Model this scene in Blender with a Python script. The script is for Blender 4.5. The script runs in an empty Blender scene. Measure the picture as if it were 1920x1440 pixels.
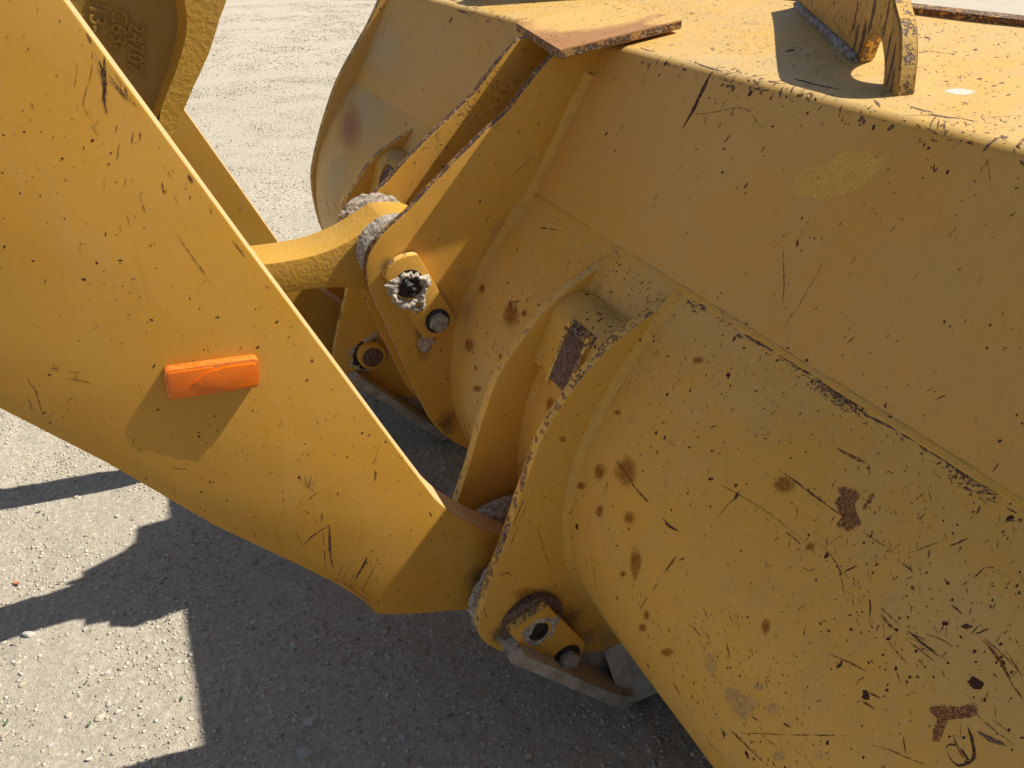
import bpy, bmesh, math, random
import numpy as np
from mathutils import Vector, Matrix, noise
R = math.radians
random.seed(7)
SC = bpy.context.scene
COL = SC.collection

# ------------------------------------------------------------------ camera, light, exposure
cam = bpy.data.cameras.new('camera')
cam.sensor_width = 36.0
cam.lens = 27.06
cam.clip_start = 0.02
cam.clip_end = 2000
co = bpy.data.objects.new('camera', cam)
COL.objects.link(co)
co.location = (0, 0, 1.75)
co.rotation_euler = (R(90 - 31.521), 0, R(-25.295))
SC.camera = co

SUN = Vector((-0.855, 0.17, -1.0)).normalized()          # direction the light travels
W = bpy.data.worlds.new('World')
SC.world = W
W.use_nodes = True
wn = W.node_tree
bg = wn.nodes['Background']
sky = wn.nodes.new('ShaderNodeTexSky')
sky.sky_type = 'NISHITA'
sky.sun_disc = False
sky.sun_elevation = math.asin(-SUN.z)
sky.sun_rotation = math.atan2(-SUN.x, -SUN.y)
sky.dust_density = 1.6
sky.ozone_density = 1.0
wn.links.new(sky.outputs[0], bg.inputs[0])
bg.inputs[1].default_value = 0.064
sl = bpy.data.lights.new('sun', 'SUN')
sl.energy = 5.0
sl.angle = R(0.53)
sl.color = (1.0, 0.94, 0.84)
so = bpy.data.objects.new('sun', sl)
COL.objects.link(so)
so.location = (6, -3, 9)
so.rotation_euler = SUN.to_track_quat('-Z', 'Y').to_euler()
SC.view_settings.view_transform = 'Standard'
SC.view_settings.look = 'None'
SC.view_settings.gamma = 1
SC.view_settings.use_curve_mapping = False
SC.view_settings.exposure = 0.58

# ------------------------------------------------------------------ node helper
class NT:
    def __init__(s, name):
        s.m = bpy.data.materials.new(name)
        s.m.use_nodes = True
        s.t = s.m.node_tree
        s.b = s.t.nodes['Principled BSDF']
        s.pos = s.t.nodes.new('ShaderNodeNewGeometry').outputs['Position']
    def link(s, a, b):
        s.t.links.new(a, b)
    def put(s, sock, v):
        if hasattr(v, 'is_output'):
            s.link(v, sock)
        elif isinstance(v, (tuple, list)) and len(v) == 3 and sock.type == 'RGBA':
            sock.default_value = (*v, 1)
        else:
            sock.default_value = v
    def math(s, op, a, b=0.0, c=None, clamp=False):
        n = s.t.nodes.new('ShaderNodeMath')
        n.operation = op
        n.use_clamp = clamp
        s.put(n.inputs[0], a); s.put(n.inputs[1], b)
        if c is not None: s.put(n.inputs[2], c)
        return n.outputs[0]
    def vmath(s, op, a, b):
        n = s.t.nodes.new('ShaderNodeVectorMath')
        n.operation = op
        s.put(n.inputs[0], a); s.put(n.inputs[1], b)
        return n.outputs[1] if op in ('DISTANCE', 'LENGTH', 'DOT_PRODUCT') else n.outputs[0]
    def scale(s, v, k):
        n = s.t.nodes.new('ShaderNodeVectorMath'); n.operation = 'SCALE'
        s.put(n.inputs[0], v); n.inputs['Scale'].default_value = k
        return n.outputs[0]
    def mapping(s, v, loc=(0, 0, 0), rot=(0, 0, 0), sc=(1, 1, 1), kind='POINT'):
        n = s.t.nodes.new('ShaderNodeMapping'); n.vector_type = kind
        s.link(v, n.inputs[0])
        n.inputs[1].default_value = loc; n.inputs[2].default_value = rot; n.inputs[3].default_value = sc
        return n.outputs[0]
    def noise(s, v, sc, det=3, rough=.55, dist=0.0):
        n = s.t.nodes.new('ShaderNodeTexNoise')
        s.link(v, n.inputs['Vector'])
        n.inputs['Scale'].default_value = sc; n.inputs['Detail'].default_value = det
        n.inputs['Roughness'].default_value = rough; n.inputs['Distortion'].default_value = dist
        return n.outputs['Fac'], n.outputs['Color']
    def voro(s, v, sc, feat='F1', rnd=1.0):
        n = s.t.nodes.new('ShaderNodeTexVoronoi')
        n.feature = feat
        s.link(v, n.inputs['Vector'])
        n.inputs['Scale'].default_value = sc; n.inputs['Randomness'].default_value = rnd
        return n.outputs['Distance'], (n.outputs['Color'] if feat == 'F1' else None)
    def step(s, v, a, b, o0=0.0, o1=1.0):
        n = s.t.nodes.new('ShaderNodeMapRange')
        n.interpolation_type = 'SMOOTHSTEP'
        s.put(n.inputs['Value'], v); s.put(n.inputs['From Min'], a); s.put(n.inputs['From Max'], b)
        n.inputs['To Min'].default_value = o0; n.inputs['To Max'].default_value = o1
        return n.outputs[0]
    def mix(s, f, a, b):
        n = s.t.nodes.new('ShaderNodeMix'); n.data_type = 'RGBA'
        s.put(n.inputs[0], f); s.put(n.inputs[6], a); s.put(n.inputs[7], b)
        return n.outputs[2]
    def fmix(s, f, a, b):
        n = s.t.nodes.new('ShaderNodeMix'); n.data_type = 'FLOAT'
        s.put(n.inputs[0], f); s.put(n.inputs[2], a); s.put(n.inputs[3], b)
        return n.outputs[0]
    def red(s, c):
        n = s.t.nodes.new('ShaderNodeSeparateColor'); s.link(c, n.inputs[0]); return n.outputs[0]
    def bump(s, h, strength=.3, dist=.002, nrm=None):
        n = s.t.nodes.new('ShaderNodeBump')
        n.inputs['Strength'].default_value = strength; n.inputs['Distance'].default_value = dist
        s.link(h, n.inputs['Height'])
        if nrm is not None: s.link(nrm, n.inputs['Normal'])
        return n.outputs[0]

DARK = (.055, .026, .017)
RUST = (.150, .052, .018)
BROWN = (.062, .026, .018)

def spots(n, v, sc, power, rmax, ragged, cover=None):
    """Discrete chips of very different size; ragged = warped coordinates."""
    d, c = n.voro(ragged, sc)
    r = n.math('MULTIPLY', n.math('POWER', n.red(c), power), rmax)
    if cover is not None:
        r = n.math('MULTIPLY', r, cover)
    return n.math('MULTIPLY', n.math('LESS_THAN', d, r), 1.0)

def paint(name, base, faded, chips=1.0, fine=1.0, stretch=((0, 0, 0), (1, 1, 1)), rough=.5, orange=.06, cast=0.0,
          fade=.5, dustc=(.36, .30, .21), dust=.25, stains=(), chipc=None):
    n = NT(name)
    P = n.pos
    w1, wc = n.noise(P, 55, 3, .6)
    warp = n.vmath('ADD', P, n.scale(n.vmath('SUBTRACT', wc, (.5, .5, .5)), .016))
    st = n.mapping(warp, rot=stretch[0], sc=stretch[1])
    big, _ = n.noise(P, 2.3, 4, .6)
    mid, _ = n.noise(P, 11, 5, .65)
    finen, _ = n.noise(P, 240, 2, .5)
    clus, _ = n.noise(n.mapping(P, loc=(3, 1, 7)), 5.0, 3, .6)
    col = n.mix(n.step(n.math('ADD', big, n.math('MULTIPLY', n.math('SUBTRACT', mid, .5), .3)), .33, .70), base,
                tuple(b + (f - b) * fade for b, f in zip(base, faded)))
    # dust that has settled: patchy film
    film = n.math('MULTIPLY', n.step(mid, .40, .72), dust)
    col = n.mix(film, col, dustc)
    # faint run-off streaks
    rs, _ = n.noise(n.mapping(P, sc=(9, 9, 1.1)), 4.5, 4, .65)
    col = n.mix(n.math('MULTIPLY', n.step(rs, .50, .74), dust * 1.1 + .04), col, tuple(.80 * q for q in dustc))
    rs2, _ = n.noise(n.mapping(P, sc=(9, 9, 1.1), loc=(3, 5, 1)), 7, 3, .6)
    col = n.mix(n.math('MULTIPLY', n.step(rs2, .56, .75), .16), col, tuple(.72 * q for q in base))
    grain = n.step(finen, .3, .7, .975, 1.025)
    g = n.t.nodes.new('ShaderNodeMix'); g.data_type = 'RGBA'; g.blend_type = 'MULTIPLY'
    g.inputs[0].default_value = 1.0
    n.link(col, g.inputs[6])
    cmb = n.t.nodes.new('ShaderNodeCombineColor')
    for i in range(3): n.link(grain, cmb.inputs[i])
    n.link(cmb.outputs[0], g.inputs[7])
    col = g.outputs[2]
    # stains and patches with a shape of their own: (centre, (rx,ry,rz), rotation, colour, strength, edge softness, speckle)
    for c, rad, rot, sc_, k, soft, speck in stains:
        q = n.mapping(warp if speck < .5 else n.vmath('ADD', P, n.scale(n.vmath('SUBTRACT', wc, (.5, .5, .5)), .05)),
                      loc=c, rot=rot, sc=rad, kind='TEXTURE')
        d = n.vmath('LENGTH', q, (0, 0, 0))
        nz, _ = n.noise(P, 38, 5, .7)
        d = n.math('ADD', d, n.math('MULTIPLY', n.math('SUBTRACT', nz, .5), .9 if speck > 0 else .35))
        m = n.math('MULTIPLY', n.step(d, 1.0 - soft, 1.0 + .02, 1.0, 0.0), k)
        if speck > 0:
            n2, _ = n.noise(P, 420, 2, .6)
            m = n.math('MULTIPLY', m, n.step(n2, .50 - .3 * (1 - speck), .62, .15, 1.0))
        col = n.mix(m, col, sc_)
    cov = n.step(clus, .34, .72, .35, 1.25)
    a = spots(n, P, 24, 16, .20 * chips, st, cov)
    b = spots(n, P, 62, 9, .30 * chips, n.vmath('ADD', st, (5.1, 2.2, .7)), cov)
    c = spots(n, P, 150, 6, .28 * fine, n.vmath('ADD', st, (1.3, 7.7, 3.1)), cov)
    ch = n.math('MAXIMUM', n.math('MAXIMUM', a, b), c)
    cc = n.mix(n.step(n.noise(P, 70, 2)[0], .42, .6), chipc or DARK, BROWN)
    col = n.mix(ch, col, cc)
    n.link(col, n.b.inputs['Base Color'])
    n.link(n.math('ADD', n.math('MULTIPLY', ch, .3), n.step(mid, .3, .7, rough - .06, rough + .12)), n.b.inputs['Roughness'])
    n.b.inputs['Specular IOR Level'].default_value = .26
    peel, _ = n.noise(P, 420, 2, .5)
    wav, _ = n.noise(P, 3.2, 2, .5)
    bump = n.bump(wav, .35, .02)
    bump = n.bump(peel, orange, .0012, bump)
    h2 = n.math('SUBTRACT', n.math('MULTIPLY', mid, .8), n.math('MULTIPLY', ch, .35))
    bump = n.bump(h2, .16, .0012, bump)
    if cast > 0:
        cn, _ = n.noise(P, 130, 4, .65)
        pits, _ = n.voro(warp, 90)
        bump = n.bump(n.math('ADD', cn, n.math('MULTIPLY', pits, .5)), cast, .004, bump)
    n.link(bump, n.b.inputs['Normal'])
    return n.m

def worn_edge(name, base, bare=.5, dusty=(.42, .30, .20)):
    """flame-cut plate edges: paint knocked off along them, brown scale and dark steel below."""
    n = NT(name)
    P = n.pos
    a, _ = n.noise(P, 38, 5, .72)
    b, _ = n.noise(n.mapping(P, loc=(4, 2, 9), sc=(1, .25, 1)), 190, 3, .6)
    s = n.math('ADD', n.math('MULTIPLY', a, .7), n.math('MULTIPLY', b, .3))
    m = n.step(s, .62 - bare * .28, .66 - bare * .28)
    under = n.mix(n.step(b, .40, .58), (.052, .036, .028), n.mix(n.step(a, .5, .62), (.12, .055, .026), dusty))
    n.link(n.mix(m, base, under), n.b.inputs['Base Color'])
    n.b.inputs['Roughness'].default_value = .72
    n.b.inputs['Specular IOR Level'].default_value = .22
    n.link(n.bump(n.math('ADD', n.math('MULTIPLY', m, -.6), b), .5, .002), n.b.inputs['Normal'])
    return n.m

def simple(name, c1, c2, sc=60, rough=.7, bump=.5, bd=.003, metal=0.0, det=5):
    n = NT(name)
    a, _ = n.noise(n.pos, sc, det, .68)
    n.link(n.mix(n.step(a, .36, .64), c1, c2), n.b.inputs['Base Color'])
    n.b.inputs['Roughness'].default_value = rough
    n.b.inputs['Metallic'].default_value = metal
    n.link(n.bump(a, bump, bd), n.b.inputs['Normal'])
    return n.m

M = {}
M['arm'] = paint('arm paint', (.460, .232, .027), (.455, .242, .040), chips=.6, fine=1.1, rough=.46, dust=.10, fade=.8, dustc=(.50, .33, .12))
M['far_arm'] = paint('far arm shaded paint', (.360, .188, .022), (.355, .192, .030), chips=.9, fine=.6, rough=.5, dust=.05)  # near arm's paint made darker: the far arm's shade is in the colour
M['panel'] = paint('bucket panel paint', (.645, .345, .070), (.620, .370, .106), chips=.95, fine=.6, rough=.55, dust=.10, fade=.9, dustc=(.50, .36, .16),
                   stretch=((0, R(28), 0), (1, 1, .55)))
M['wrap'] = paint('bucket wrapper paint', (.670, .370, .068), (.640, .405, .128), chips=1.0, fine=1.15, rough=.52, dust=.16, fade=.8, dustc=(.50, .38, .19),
                  stretch=((R(20), 0, 0), (1, 1, .6)))
M['top'] = paint('bucket top paint', (.600, .365, .095), (.570, .385, .150), chips=1.1, fine=1.6, rough=.55, dust=.2, fade=.9,
                 stretch=((0, 0, R(35)), (.55, 1, 1)), chipc=(.085, .060, .055))
M['plate'] = paint('bracket plate paint', (.610, .318, .042), (.575, .325, .066), chips=.7, fine=.8, rough=.52, dust=.12, dustc=(.50, .36, .16))
M['block'] = paint('stop block paint', (.560, .310, .045), (.520, .320, .085), chips=1.3, fine=2.0, rough=.55, dust=.2, dustc=(.45, .34, .18),
                   stains=[((.700, 1.075, 1.125), (.022, .075, .03), (0, 0, 0), (.17, .085, .045), .85, .7, 1), ((.690, 2.26, 1.125), (.03, .07, .03), (0, 0, 0), (.20, .12, .08), .8, .7, 1)])
M['cast'] = paint('cast lever paint', (.500, .275, .035), (.480, .270, .045), chips=.4, fine=.3, rough=.45, cast=.38, dust=.08)
M['castfloor'] = paint('cast pocket shaded paint', (.330, .185, .030), (.300, .175, .040), chips=.4, fine=.3, rough=.5, cast=.25, dust=.1)  # lever paint darkened: pocket shade painted into the floor and numbers
M['weld'] = paint('weld bead paint', (.620, .345, .055), (.580, .355, .095), chips=.8, fine=1.2, rough=.55, dust=.15)
M['edge'] = worn_edge('worn plate edge with rim highlight', (.66, .41, .11), .44)  # unchipped paint lighter than the plates: a rim highlight in the colour
M['edge_soft'] = worn_edge('lightly chipped edge with rim highlight', (.66, .41, .11), .24)  # same highlight-lightened paint, less of it knocked off
M['edge_arm'] = worn_edge('arm plate edge sunlit beige', (.55, .36, .17), .05, (.55, .36, .2))  # beige base puts the sunlit look of the top edge into colour
M['edge_rust'] = worn_edge('rusty plate edge', (.42, .24, .075), .62)
M['cap'] = paint('rusty cap plate', (.37, .185, .070), (.31, .135, .052), chips=1.2, fine=1.6, rough=.65, dust=.12, fade=1.0, dustc=(.45, .27, .13),
                 stains=[((1.05, 1.74, 1.545), (.20, .19, .3), (0, 0, .3), (.62, .39, .12), .9, .3, 0), ((1.10, 1.53, 1.545), (.07, .05, .3), (0, 0, .3), (.60, .37, .12), .85, .4, 0)])
M['mud'] = simple('dried mud', (.27, .23, .18), (.58, .52, .43), 105, .95, 1.0, .007)
M['dust'] = simple('settled dust', (.27, .235, .19), (.42, .37, .31), 25, .95, .5, .003)
M['grease'] = simple('black grease', (.004, .004, .005), (.022, .019, .018), 90, .45, .8, .004)
M['bolt'] = simple('dusty bolt steel', (.20, .18, .16), (.36, .32, .27), 120, .6, .4, .001, .25)
M['rust'] = simple('bare rusty steel', (.060, .024, .012), (.20, .13, .095), 170, .75, .6, .002)
M['steel'] = simple('scraped steel', (.10, .09, .09), (.28, .27, .28), 130, .45, .4, .001, .6)
M['weld_bare'] = simple('bare weld metal', (.10, .088, .075), (.46, .42, .36), 120, .7, .8, .003, .1)
M['inside'] = simple('bucket inside', (.16, .13, .11), (.28, .24, .20), 18, .7, .3, .002, .3)

# ------------------------------------------------------------------ object helpers
def root(name, label, cat, loc, group=None):
    o = bpy.data.objects.new(name, None)
    o.empty_display_size = .1
    COL.objects.link(o)
    o.location = loc
    o['label'] = label; o['category'] = cat
    if group: o['group'] = group
    return o

def world_loc(o):
    v = Vector((0, 0, 0))
    while o is not None:
        v += Vector(o.location); o = o.parent
    return v

def link_mesh(name, me, mats, parent=None, label=None, sharp=35, origin=None):
    """me holds world coordinates; the object gets its own origin and is parented without moving."""
    for m in (mats if isinstance(mats, (list, tuple)) else [mats]):
        me.materials.append(M[m] if isinstance(m, str) else m)
    o = bpy.data.objects.new(name, me)
    COL.objects.link(o)
    if origin is None:
        n = len(me.vertices)
        a = np.empty(n * 3, np.float32); me.vertices.foreach_get('co', a)
        a = a.reshape(-1, 3)
        origin = Vector(((a[:, 0].min() + a[:, 0].max()) / 2, (a[:, 1].min() + a[:, 1].max()) / 2, float(a[:, 2].min())))
    me.transform(Matrix.Translation(-origin))
    if sharp is not None:
        me.shade_smooth()
        me.set_sharp_from_angle(angle=R(sharp))
    o.location = origin
    if parent is not None:
        o.parent = parent
        o.location = origin - world_loc(parent)
    if label: o['label'] = label
    return o

def bm_mesh(bm, name):
    bmesh.ops.recalc_face_normals(bm, faces=bm.faces)
    me = bpy.data.meshes.new(name)
    bm.to_mesh(me); bm.free()
    return me

def spline(pts, k=4, closed=False):
    """Catmull-Rom through pts."""
    out = []
    n = len(pts)
    rng = range(n) if closed else range(n - 1)
    for i in rng:
        if closed:
            p = [pts[(i + j - 1) % n] for j in range(4)]
        else:
            p = [pts[max(0, min(n - 1, i + j - 1))] for j in range(4)]
        for s in range(k):
            t = s / k
            out.append(tuple(.5 * ((2 * p[1][d]) + (-p[0][d] + p[2][d]) * t + (2 * p[0][d] - 5 * p[1][d] + 4 * p[2][d] - p[3][d]) * t * t
                                   + (-p[0][d] + 3 * p[1][d] - 3 * p[2][d] + p[3][d]) * t ** 3) for d in range(len(pts[0]))))
    if not closed: out.append(tuple(pts[-1]))
    return out

def arc(cx, cz, r, a0, a1, k=10):
    return [(cx + r * math.cos(R(a0 + (a1 - a0) * i / k)), cz + r * math.sin(R(a0 + (a1 - a0) * i / k))) for i in range(k + 1)]

def plate(name, outline, y0, y1, parent, mats=('plate', 'edge'), bev=.0025, label=None, wob=0.0):
    """flat plate: XZ outline extruded from y0 to y1; second material on the cut edge."""
    bm = bmesh.new()
    N = len(outline)
    if wob:
        outline = [(x + wob * noise.noise(Vector((x * 31, z * 31, y0 * 9))), z + wob * noise.noise(Vector((x * 31 + 9, z * 31, y0 * 9)))) for x, z in outline]
    a = [bm.verts.new((x, y0, z)) for x, z in outline]
    b = [bm.verts.new((x, y1, z)) for x, z in outline]
    bm.faces.new(a); bm.faces.new(b[::-1])
    for i in range(N):
        j = (i + 1) % N
        f = bm.faces.new((a[i], b[i], b[j], a[j]))
        f.material_index = 1 if len(mats) > 1 else 0
    bm.normal_update()
    if bev:
        es = [e for e in bm.edges if any(len(f.verts) > 4 for f in e.link_faces)]
        bmesh.ops.bevel(bm, geom=es, offset=bev, segments=2, affect='EDGES', profile=.6, clamp_overlap=True)
    return link_mesh(name, bm_mesh(bm, name), mats, parent, label)

def cyl_y(name, x, z, r, y0, y1, parent, mat, seg=32, bev=.003, sides=None, label=None, rot=0.0):
    n = sides or seg
    ol = [(x + r * math.cos(2 * math.pi * i / n + rot), z + r * math.sin(2 * math.pi * i / n + rot)) for i in range(n)]
    return plate(name, ol, y0, y1, parent, (mat, mat), bev, label)

def tube(name, pts, r, parent, mat, lump=.0, k=8, seed=0, label=None, flat=1.0):
    bm = bmesh.new()
    P = [Vector(p) for p in pts]
    rings = []
    for i, p in enumerate(P):
        t = (P[min(i + 1, len(P) - 1)] - P[max(i - 1, 0)]).normalized()
        u = t.cross(Vector((.31, .87, .38))).normalized()
        v = t.cross(u)
        ring = []
        for j in range(k):
            a = 2 * math.pi * j / k
            rr = r * (1 + lump * noise.noise(Vector((p.x * 60 + seed, p.y * 60, p.z * 60 + j * .6))))
            ring.append(bm.verts.new(p + (u * math.cos(a) + v * math.sin(a)) * rr))
        rings.append(ring)
    for a, b in zip(rings, rings[1:]):
        for j in range(k):
            bm.faces.new((a[j], a[(j + 1) % k], b[(j + 1) % k], b[j]))
    bm.faces.new(rings[0][::-1]); bm.faces.new(rings[-1])
    return link_mesh(name, bm_mesh(bm, name), mat, parent, label, sharp=60)

def dense(pts, step):
    out = []
    for a, b in zip(pts, pts[1:]):
        a, b = Vector(a), Vector(b)
        n = max(1, int((b - a).length / step))
        out += [a.lerp(b, i / n) for i in range(n)]
    out.append(Vector(pts[-1]))
    return out

def lump(name, c, rad, parent, mat, amp=.3, freq=30, sub=4, seed=0, label=None):
    bm = bmesh.new()
    bmesh.ops.create_icosphere(bm, subdivisions=sub, radius=1)
    for v in bm.verts:
        d = v.co.normalized()
        q = Vector((d.x * rad[0], d.y * rad[1], d.z * rad[2])) + Vector(c)
        k = 1 + amp * (noise.fractal(q * freq + Vector((seed, 0, 0)), .9, 2.1, 4))
        v.co = Vector(c) + Vector((d.x * rad[0], d.y * rad[1], d.z * rad[2])) * k
    return link_mesh(name, bm_mesh(bm, name), mat, parent, label, sharp=None)

# ================================================================== GROUND
gn = NT('gravel yard')
P = gn.pos
a1, _ = gn.noise(P, 1.1, 5, .6)
a2, _ = gn.noise(P, 60, 6, .75)
a3, _ = gn.noise(P, 320, 4, .7)
vd, vc = gn.voro(P, 75)
gc = gn.mix(gn.step(a1, .3, .7), (.50, .445, .345), (.57, .515, .41))
gc = gn.mix(gn.step(a2, .35, .68), (.38, .335, .26), gc)
gc = gn.mix(gn.math('MULTIPLY', gn.step(a3, .5, .7), .55), gc, (.66, .60, .50))
gc = gn.mix(gn.math('MULTIPLY', gn.step(gn.red(vc), .80, .95), gn.step(vd, .42, .3)), gc, (.64, .58, .49))
gc = gn.mix(gn.math('MULTIPLY', gn.step(a3, .42, .28), .7), gc, (.14, .12, .10))
gn.link(gc, gn.b.inputs['Base Color'])
gn.b.inputs['Roughness'].default_value = .95
gn.b.inputs['Specular IOR Level'].default_value = .2
gb = gn.bump(gn.math('ADD', a2, gn.math('MULTIPLY', a3, .7)), .8, .009)
gn.link(gb, gn.b.inputs['Normal'])
M['ground'] = gn.m

GZ = .172                                                      # level of the yard
def gz(x, y):
    """ground height: gentle swells, wheel scuffs and fist-sized unevenness."""
    h = .010 * noise.noise(Vector((x * 1.3, y * 1.3, 0)))
    if y < 7 and abs(x) < 3: h += .006 * noise.noise(Vector((x * 5, y * 5, 3)))
    if -1.25 < x < 1.15 and .6 < y < 5.45:
        h += .0045 * noise.noise(Vector((x * 17, y * 17, 5))) + .0028 * noise.noise(Vector((x * 48, y * 48, 8)))
    return GZ + h - .006

def grid_ground(name, xs, ys, fn):
    nx, ny = len(xs), len(ys)
    co_ = np.empty((ny, nx, 3), np.float32)
    for j, y in enumerate(ys):
        for i, x in enumerate(xs):
            co_[j, i] = (x, y, fn(x, y))
    idx = np.arange(nx * ny).reshape(ny, nx)
    quads = np.stack([idx[:-1, :-1], idx[:-1, 1:], idx[1:, 1:], idx[1:, :-1]], -1).reshape(-1, 4)
    me = bpy.data.meshes.new(name)
    me.vertices.add(nx * ny)
    me.vertices.foreach_set('co', co_.reshape(-1))
    me.loops.add(quads.size)
    me.loops.foreach_set('vertex_index', quads.reshape(-1).astype(np.int32))
    me.polygons.add(len(quads))
    me.polygons.foreach_set('loop_start', np.arange(0, quads.size, 4, dtype=np.int32))
    me.update(calc_edges=True)
    me.validate()
    return me

def axis(lo, hi, far_lo, far_hi, step):
    core = list(np.arange(lo, hi, step))
    a = [lo]
    d = step
    left = []
    x = lo
    while x > far_lo:
        d *= 1.22; x -= d; left.append(max(x, far_lo))
    right = []
    x = core[-1]; d = step
    while x < far_hi:
        d *= 1.22; x += d; right.append(min(x, far_hi))
    return left[::-1] + core + right

def gfun(x, y):
    d = max(0, abs(x) - 8, abs(y - 4) - 12)
    return gz(x, y) if d == 0 else GZ + (gz(x, y) - GZ) * max(0, 1 - d / 6) - .006 * min(1, d / 6)
gme = grid_ground('ground', axis(-1.2, 1.1, -900, 900, .0125), axis(.7, 5.4, -900, 900, .0125), gfun)
g = link_mesh('ground', gme, 'ground', None, sharp=None, origin=Vector((0, 0, 0)))
g['kind'] = 'structure'
g['label'] = 'pale gravel yard under the loader'

# ================================================================== BUCKET
YN, YF = -.12, 3.07                                           # the two ends of the bucket
def mir(y): return 3.335 - y                                 # its symmetry plane
bucket = root('loader_bucket', 'big scratched yellow loader bucket lying on the gravel at right', 'bucket', (1.1, 1.667, GZ))

BEND = (.962, 1.507); CREASE = (.786, 1.196); RIM = (1.451, 1.577)
WRAP = [(.786, 1.196), (.718, 1.112), (.652, 1.013), (.606, .915), (.584, .81), (.581, .71), (.598, .61), (.634, .52), (.682, .432),
        (.737, .340), (.790, .268), (.860, .222), (1.0, .202)]
WR = spline(WRAP, 6)

def sheet(name, prof, y0, y1, thick, mats, parent, ny=70, wob=.0022, label=None, side=1):
    """a rolled plate: XZ profile extruded in Y with a slight waviness; outer face material 0, inner 1."""
    bm = bmesh.new()
    n = len(prof)
    nr = []
    for i in range(n):
        a = prof[max(0, i - 1)]; b = prof[min(n - 1, i + 1)]
        t = Vector((b[0] - a[0], b[1] - a[1])).normalized()
        nr.append(Vector((-t.y, t.x)) * side)                  # outward
    O, I = [], []
    for j in range(ny + 1):
        y = y0 + (y1 - y0) * j / ny
        ro, ri = [], []
        for i, (x, z) in enumerate(prof):
            w = wob * (noise.noise(Vector((x * 3.1, y * 2.3, z * 3.1))) + .5 * noise.noise(Vector((x * 9, y * 7, z * 9))))
            ro.append(bm.verts.new((x + nr[i].x * w, y, z + nr[i].y * w)))
            ri.append(bm.verts.new((x - nr[i].x * thick, y, z - nr[i].y * thick)))
        O.append(ro); I.append(ri)
    for j in range(ny):
        for i in range(n - 1):
            bm.faces.new((O[j][i], O[j][i + 1], O[j + 1][i + 1], O[j + 1][i]))
            f = bm.faces.new((I[j][i], I[j + 1][i], I[j + 1][i + 1], I[j][i + 1])); f.material_index = 1
        for i in (0, n - 1):
            f = bm.faces.new((O[j][i], O[j + 1][i], I[j + 1][i], I[j][i])); f.material_index = 2
    for j in (0, ny):
        for i in range(n - 1):
            f = bm.faces.new((O[j][i], O[j][i + 1], I[j][i + 1], I[j][i])); f.material_index = 2
    return link_mesh(name, bm_mesh(bm, name), mats, parent, label, sharp=40)

def fillet(p0, p1, p2, r, k=10):
    """rounded corner p0-p1-p2"""
    a = (Vector(p0) - Vector(p1)).normalized(); b = (Vector(p2) - Vector(p1)).normalized()
    ang = a.angle(b)
    d = r / math.tan(ang / 2)
    c = Vector(p1) + (a + b).normalized() * (r / math.sin(ang / 2))
    s, e = Vector(p1) + a * d, Vector(p1) + b * d
    a0 = math.atan2(s.y - c.y, s.x - c.x); a1 = math.atan2(e.y - c.y, e.x - c.x)
    while a1 - a0 > math.pi: a1 -= 2 * math.pi
    while a1 - a0 < -math.pi: a1 += 2 * math.pi
    return [(c.x + r * math.cos(a0 + (a1 - a0) * i / k), c.y + r * math.sin(a0 + (a1 - a0) * i / k)) for i in range(k + 1)]

def lerp2(a, b, t): return (a[0] + (b[0] - a[0]) * t, a[1] + (b[1] - a[1]) * t)
bend = fillet(CREASE, BEND, RIM, .030)
bk = [lerp2(CREASE, bend[0], i / 8) for i in range(8)] + bend[:6]
tp = bend[5:] + [lerp2(bend[-1], RIM, i / 8) for i in range(1, 9)]
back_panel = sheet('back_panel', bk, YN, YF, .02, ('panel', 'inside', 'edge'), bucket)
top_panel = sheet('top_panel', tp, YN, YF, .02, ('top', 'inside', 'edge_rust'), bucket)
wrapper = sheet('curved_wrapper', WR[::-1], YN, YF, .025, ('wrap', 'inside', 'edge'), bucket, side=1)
plate('floor_plate', [(.99, .180), (.99, .205), (2.0, .205), (2.0, .180)], YN, YF, bucket, ('inside', 'inside'))
# welded lip along the top rim
plate('rim_strip', [(1.445, 1.560), (1.475, 1.564), (1.479, 1.592), (1.449, 1.588)], YN, YF, bucket, ('edge_rust', 'edge_rust'), wob=.0)
def end_outline(grow):
    back = [(.610, .57), (.584, .66), (.573, .76), (.575, .85), (.595, .924), (.625, 1.005), (.665, 1.095), (.722, 1.205), (.795, 1.306), (.858, 1.388),
            (.912, 1.473), (.945, 1.530), (.985, 1.548)]
    low = [(1.2, .183), (1.0, .186), (.85, .21), (.775, .27), (.72, .35), (.665, .45)]
    return low + spline(back, 3) + [(1.46, 1.612), (1.62, 1.30), (1.86, .65), (2.02, .24), (2.0, .183)]
plate('end_plate', end_outline(0), YF, YF + .035, bucket, ('panel', 'edge'))
plate('end_plate', end_outline(0), YN - .035, YN, bucket, ('panel', 'edge'))
def strip(name, rows, parent, mat):
    """rows of cross-section points -> skin"""
    bm = bmesh.new()
    vs = [[bm.verts.new(p) for p in r] for r in rows]
    for a, b in zip(vs, vs[1:]):
        for k in range(len(a) - 1):
            bm.faces.new((a[k], a[k + 1], b[k + 1], b[k]))
    return link_mesh(name, bm_mesh(bm, name), mat, parent, sharp=None)
def ripple(v, amp=.0022, f=110):
    return amp * noise.noise(v * f) + amp * .8 * noise.noise(v * f * .3)
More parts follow.
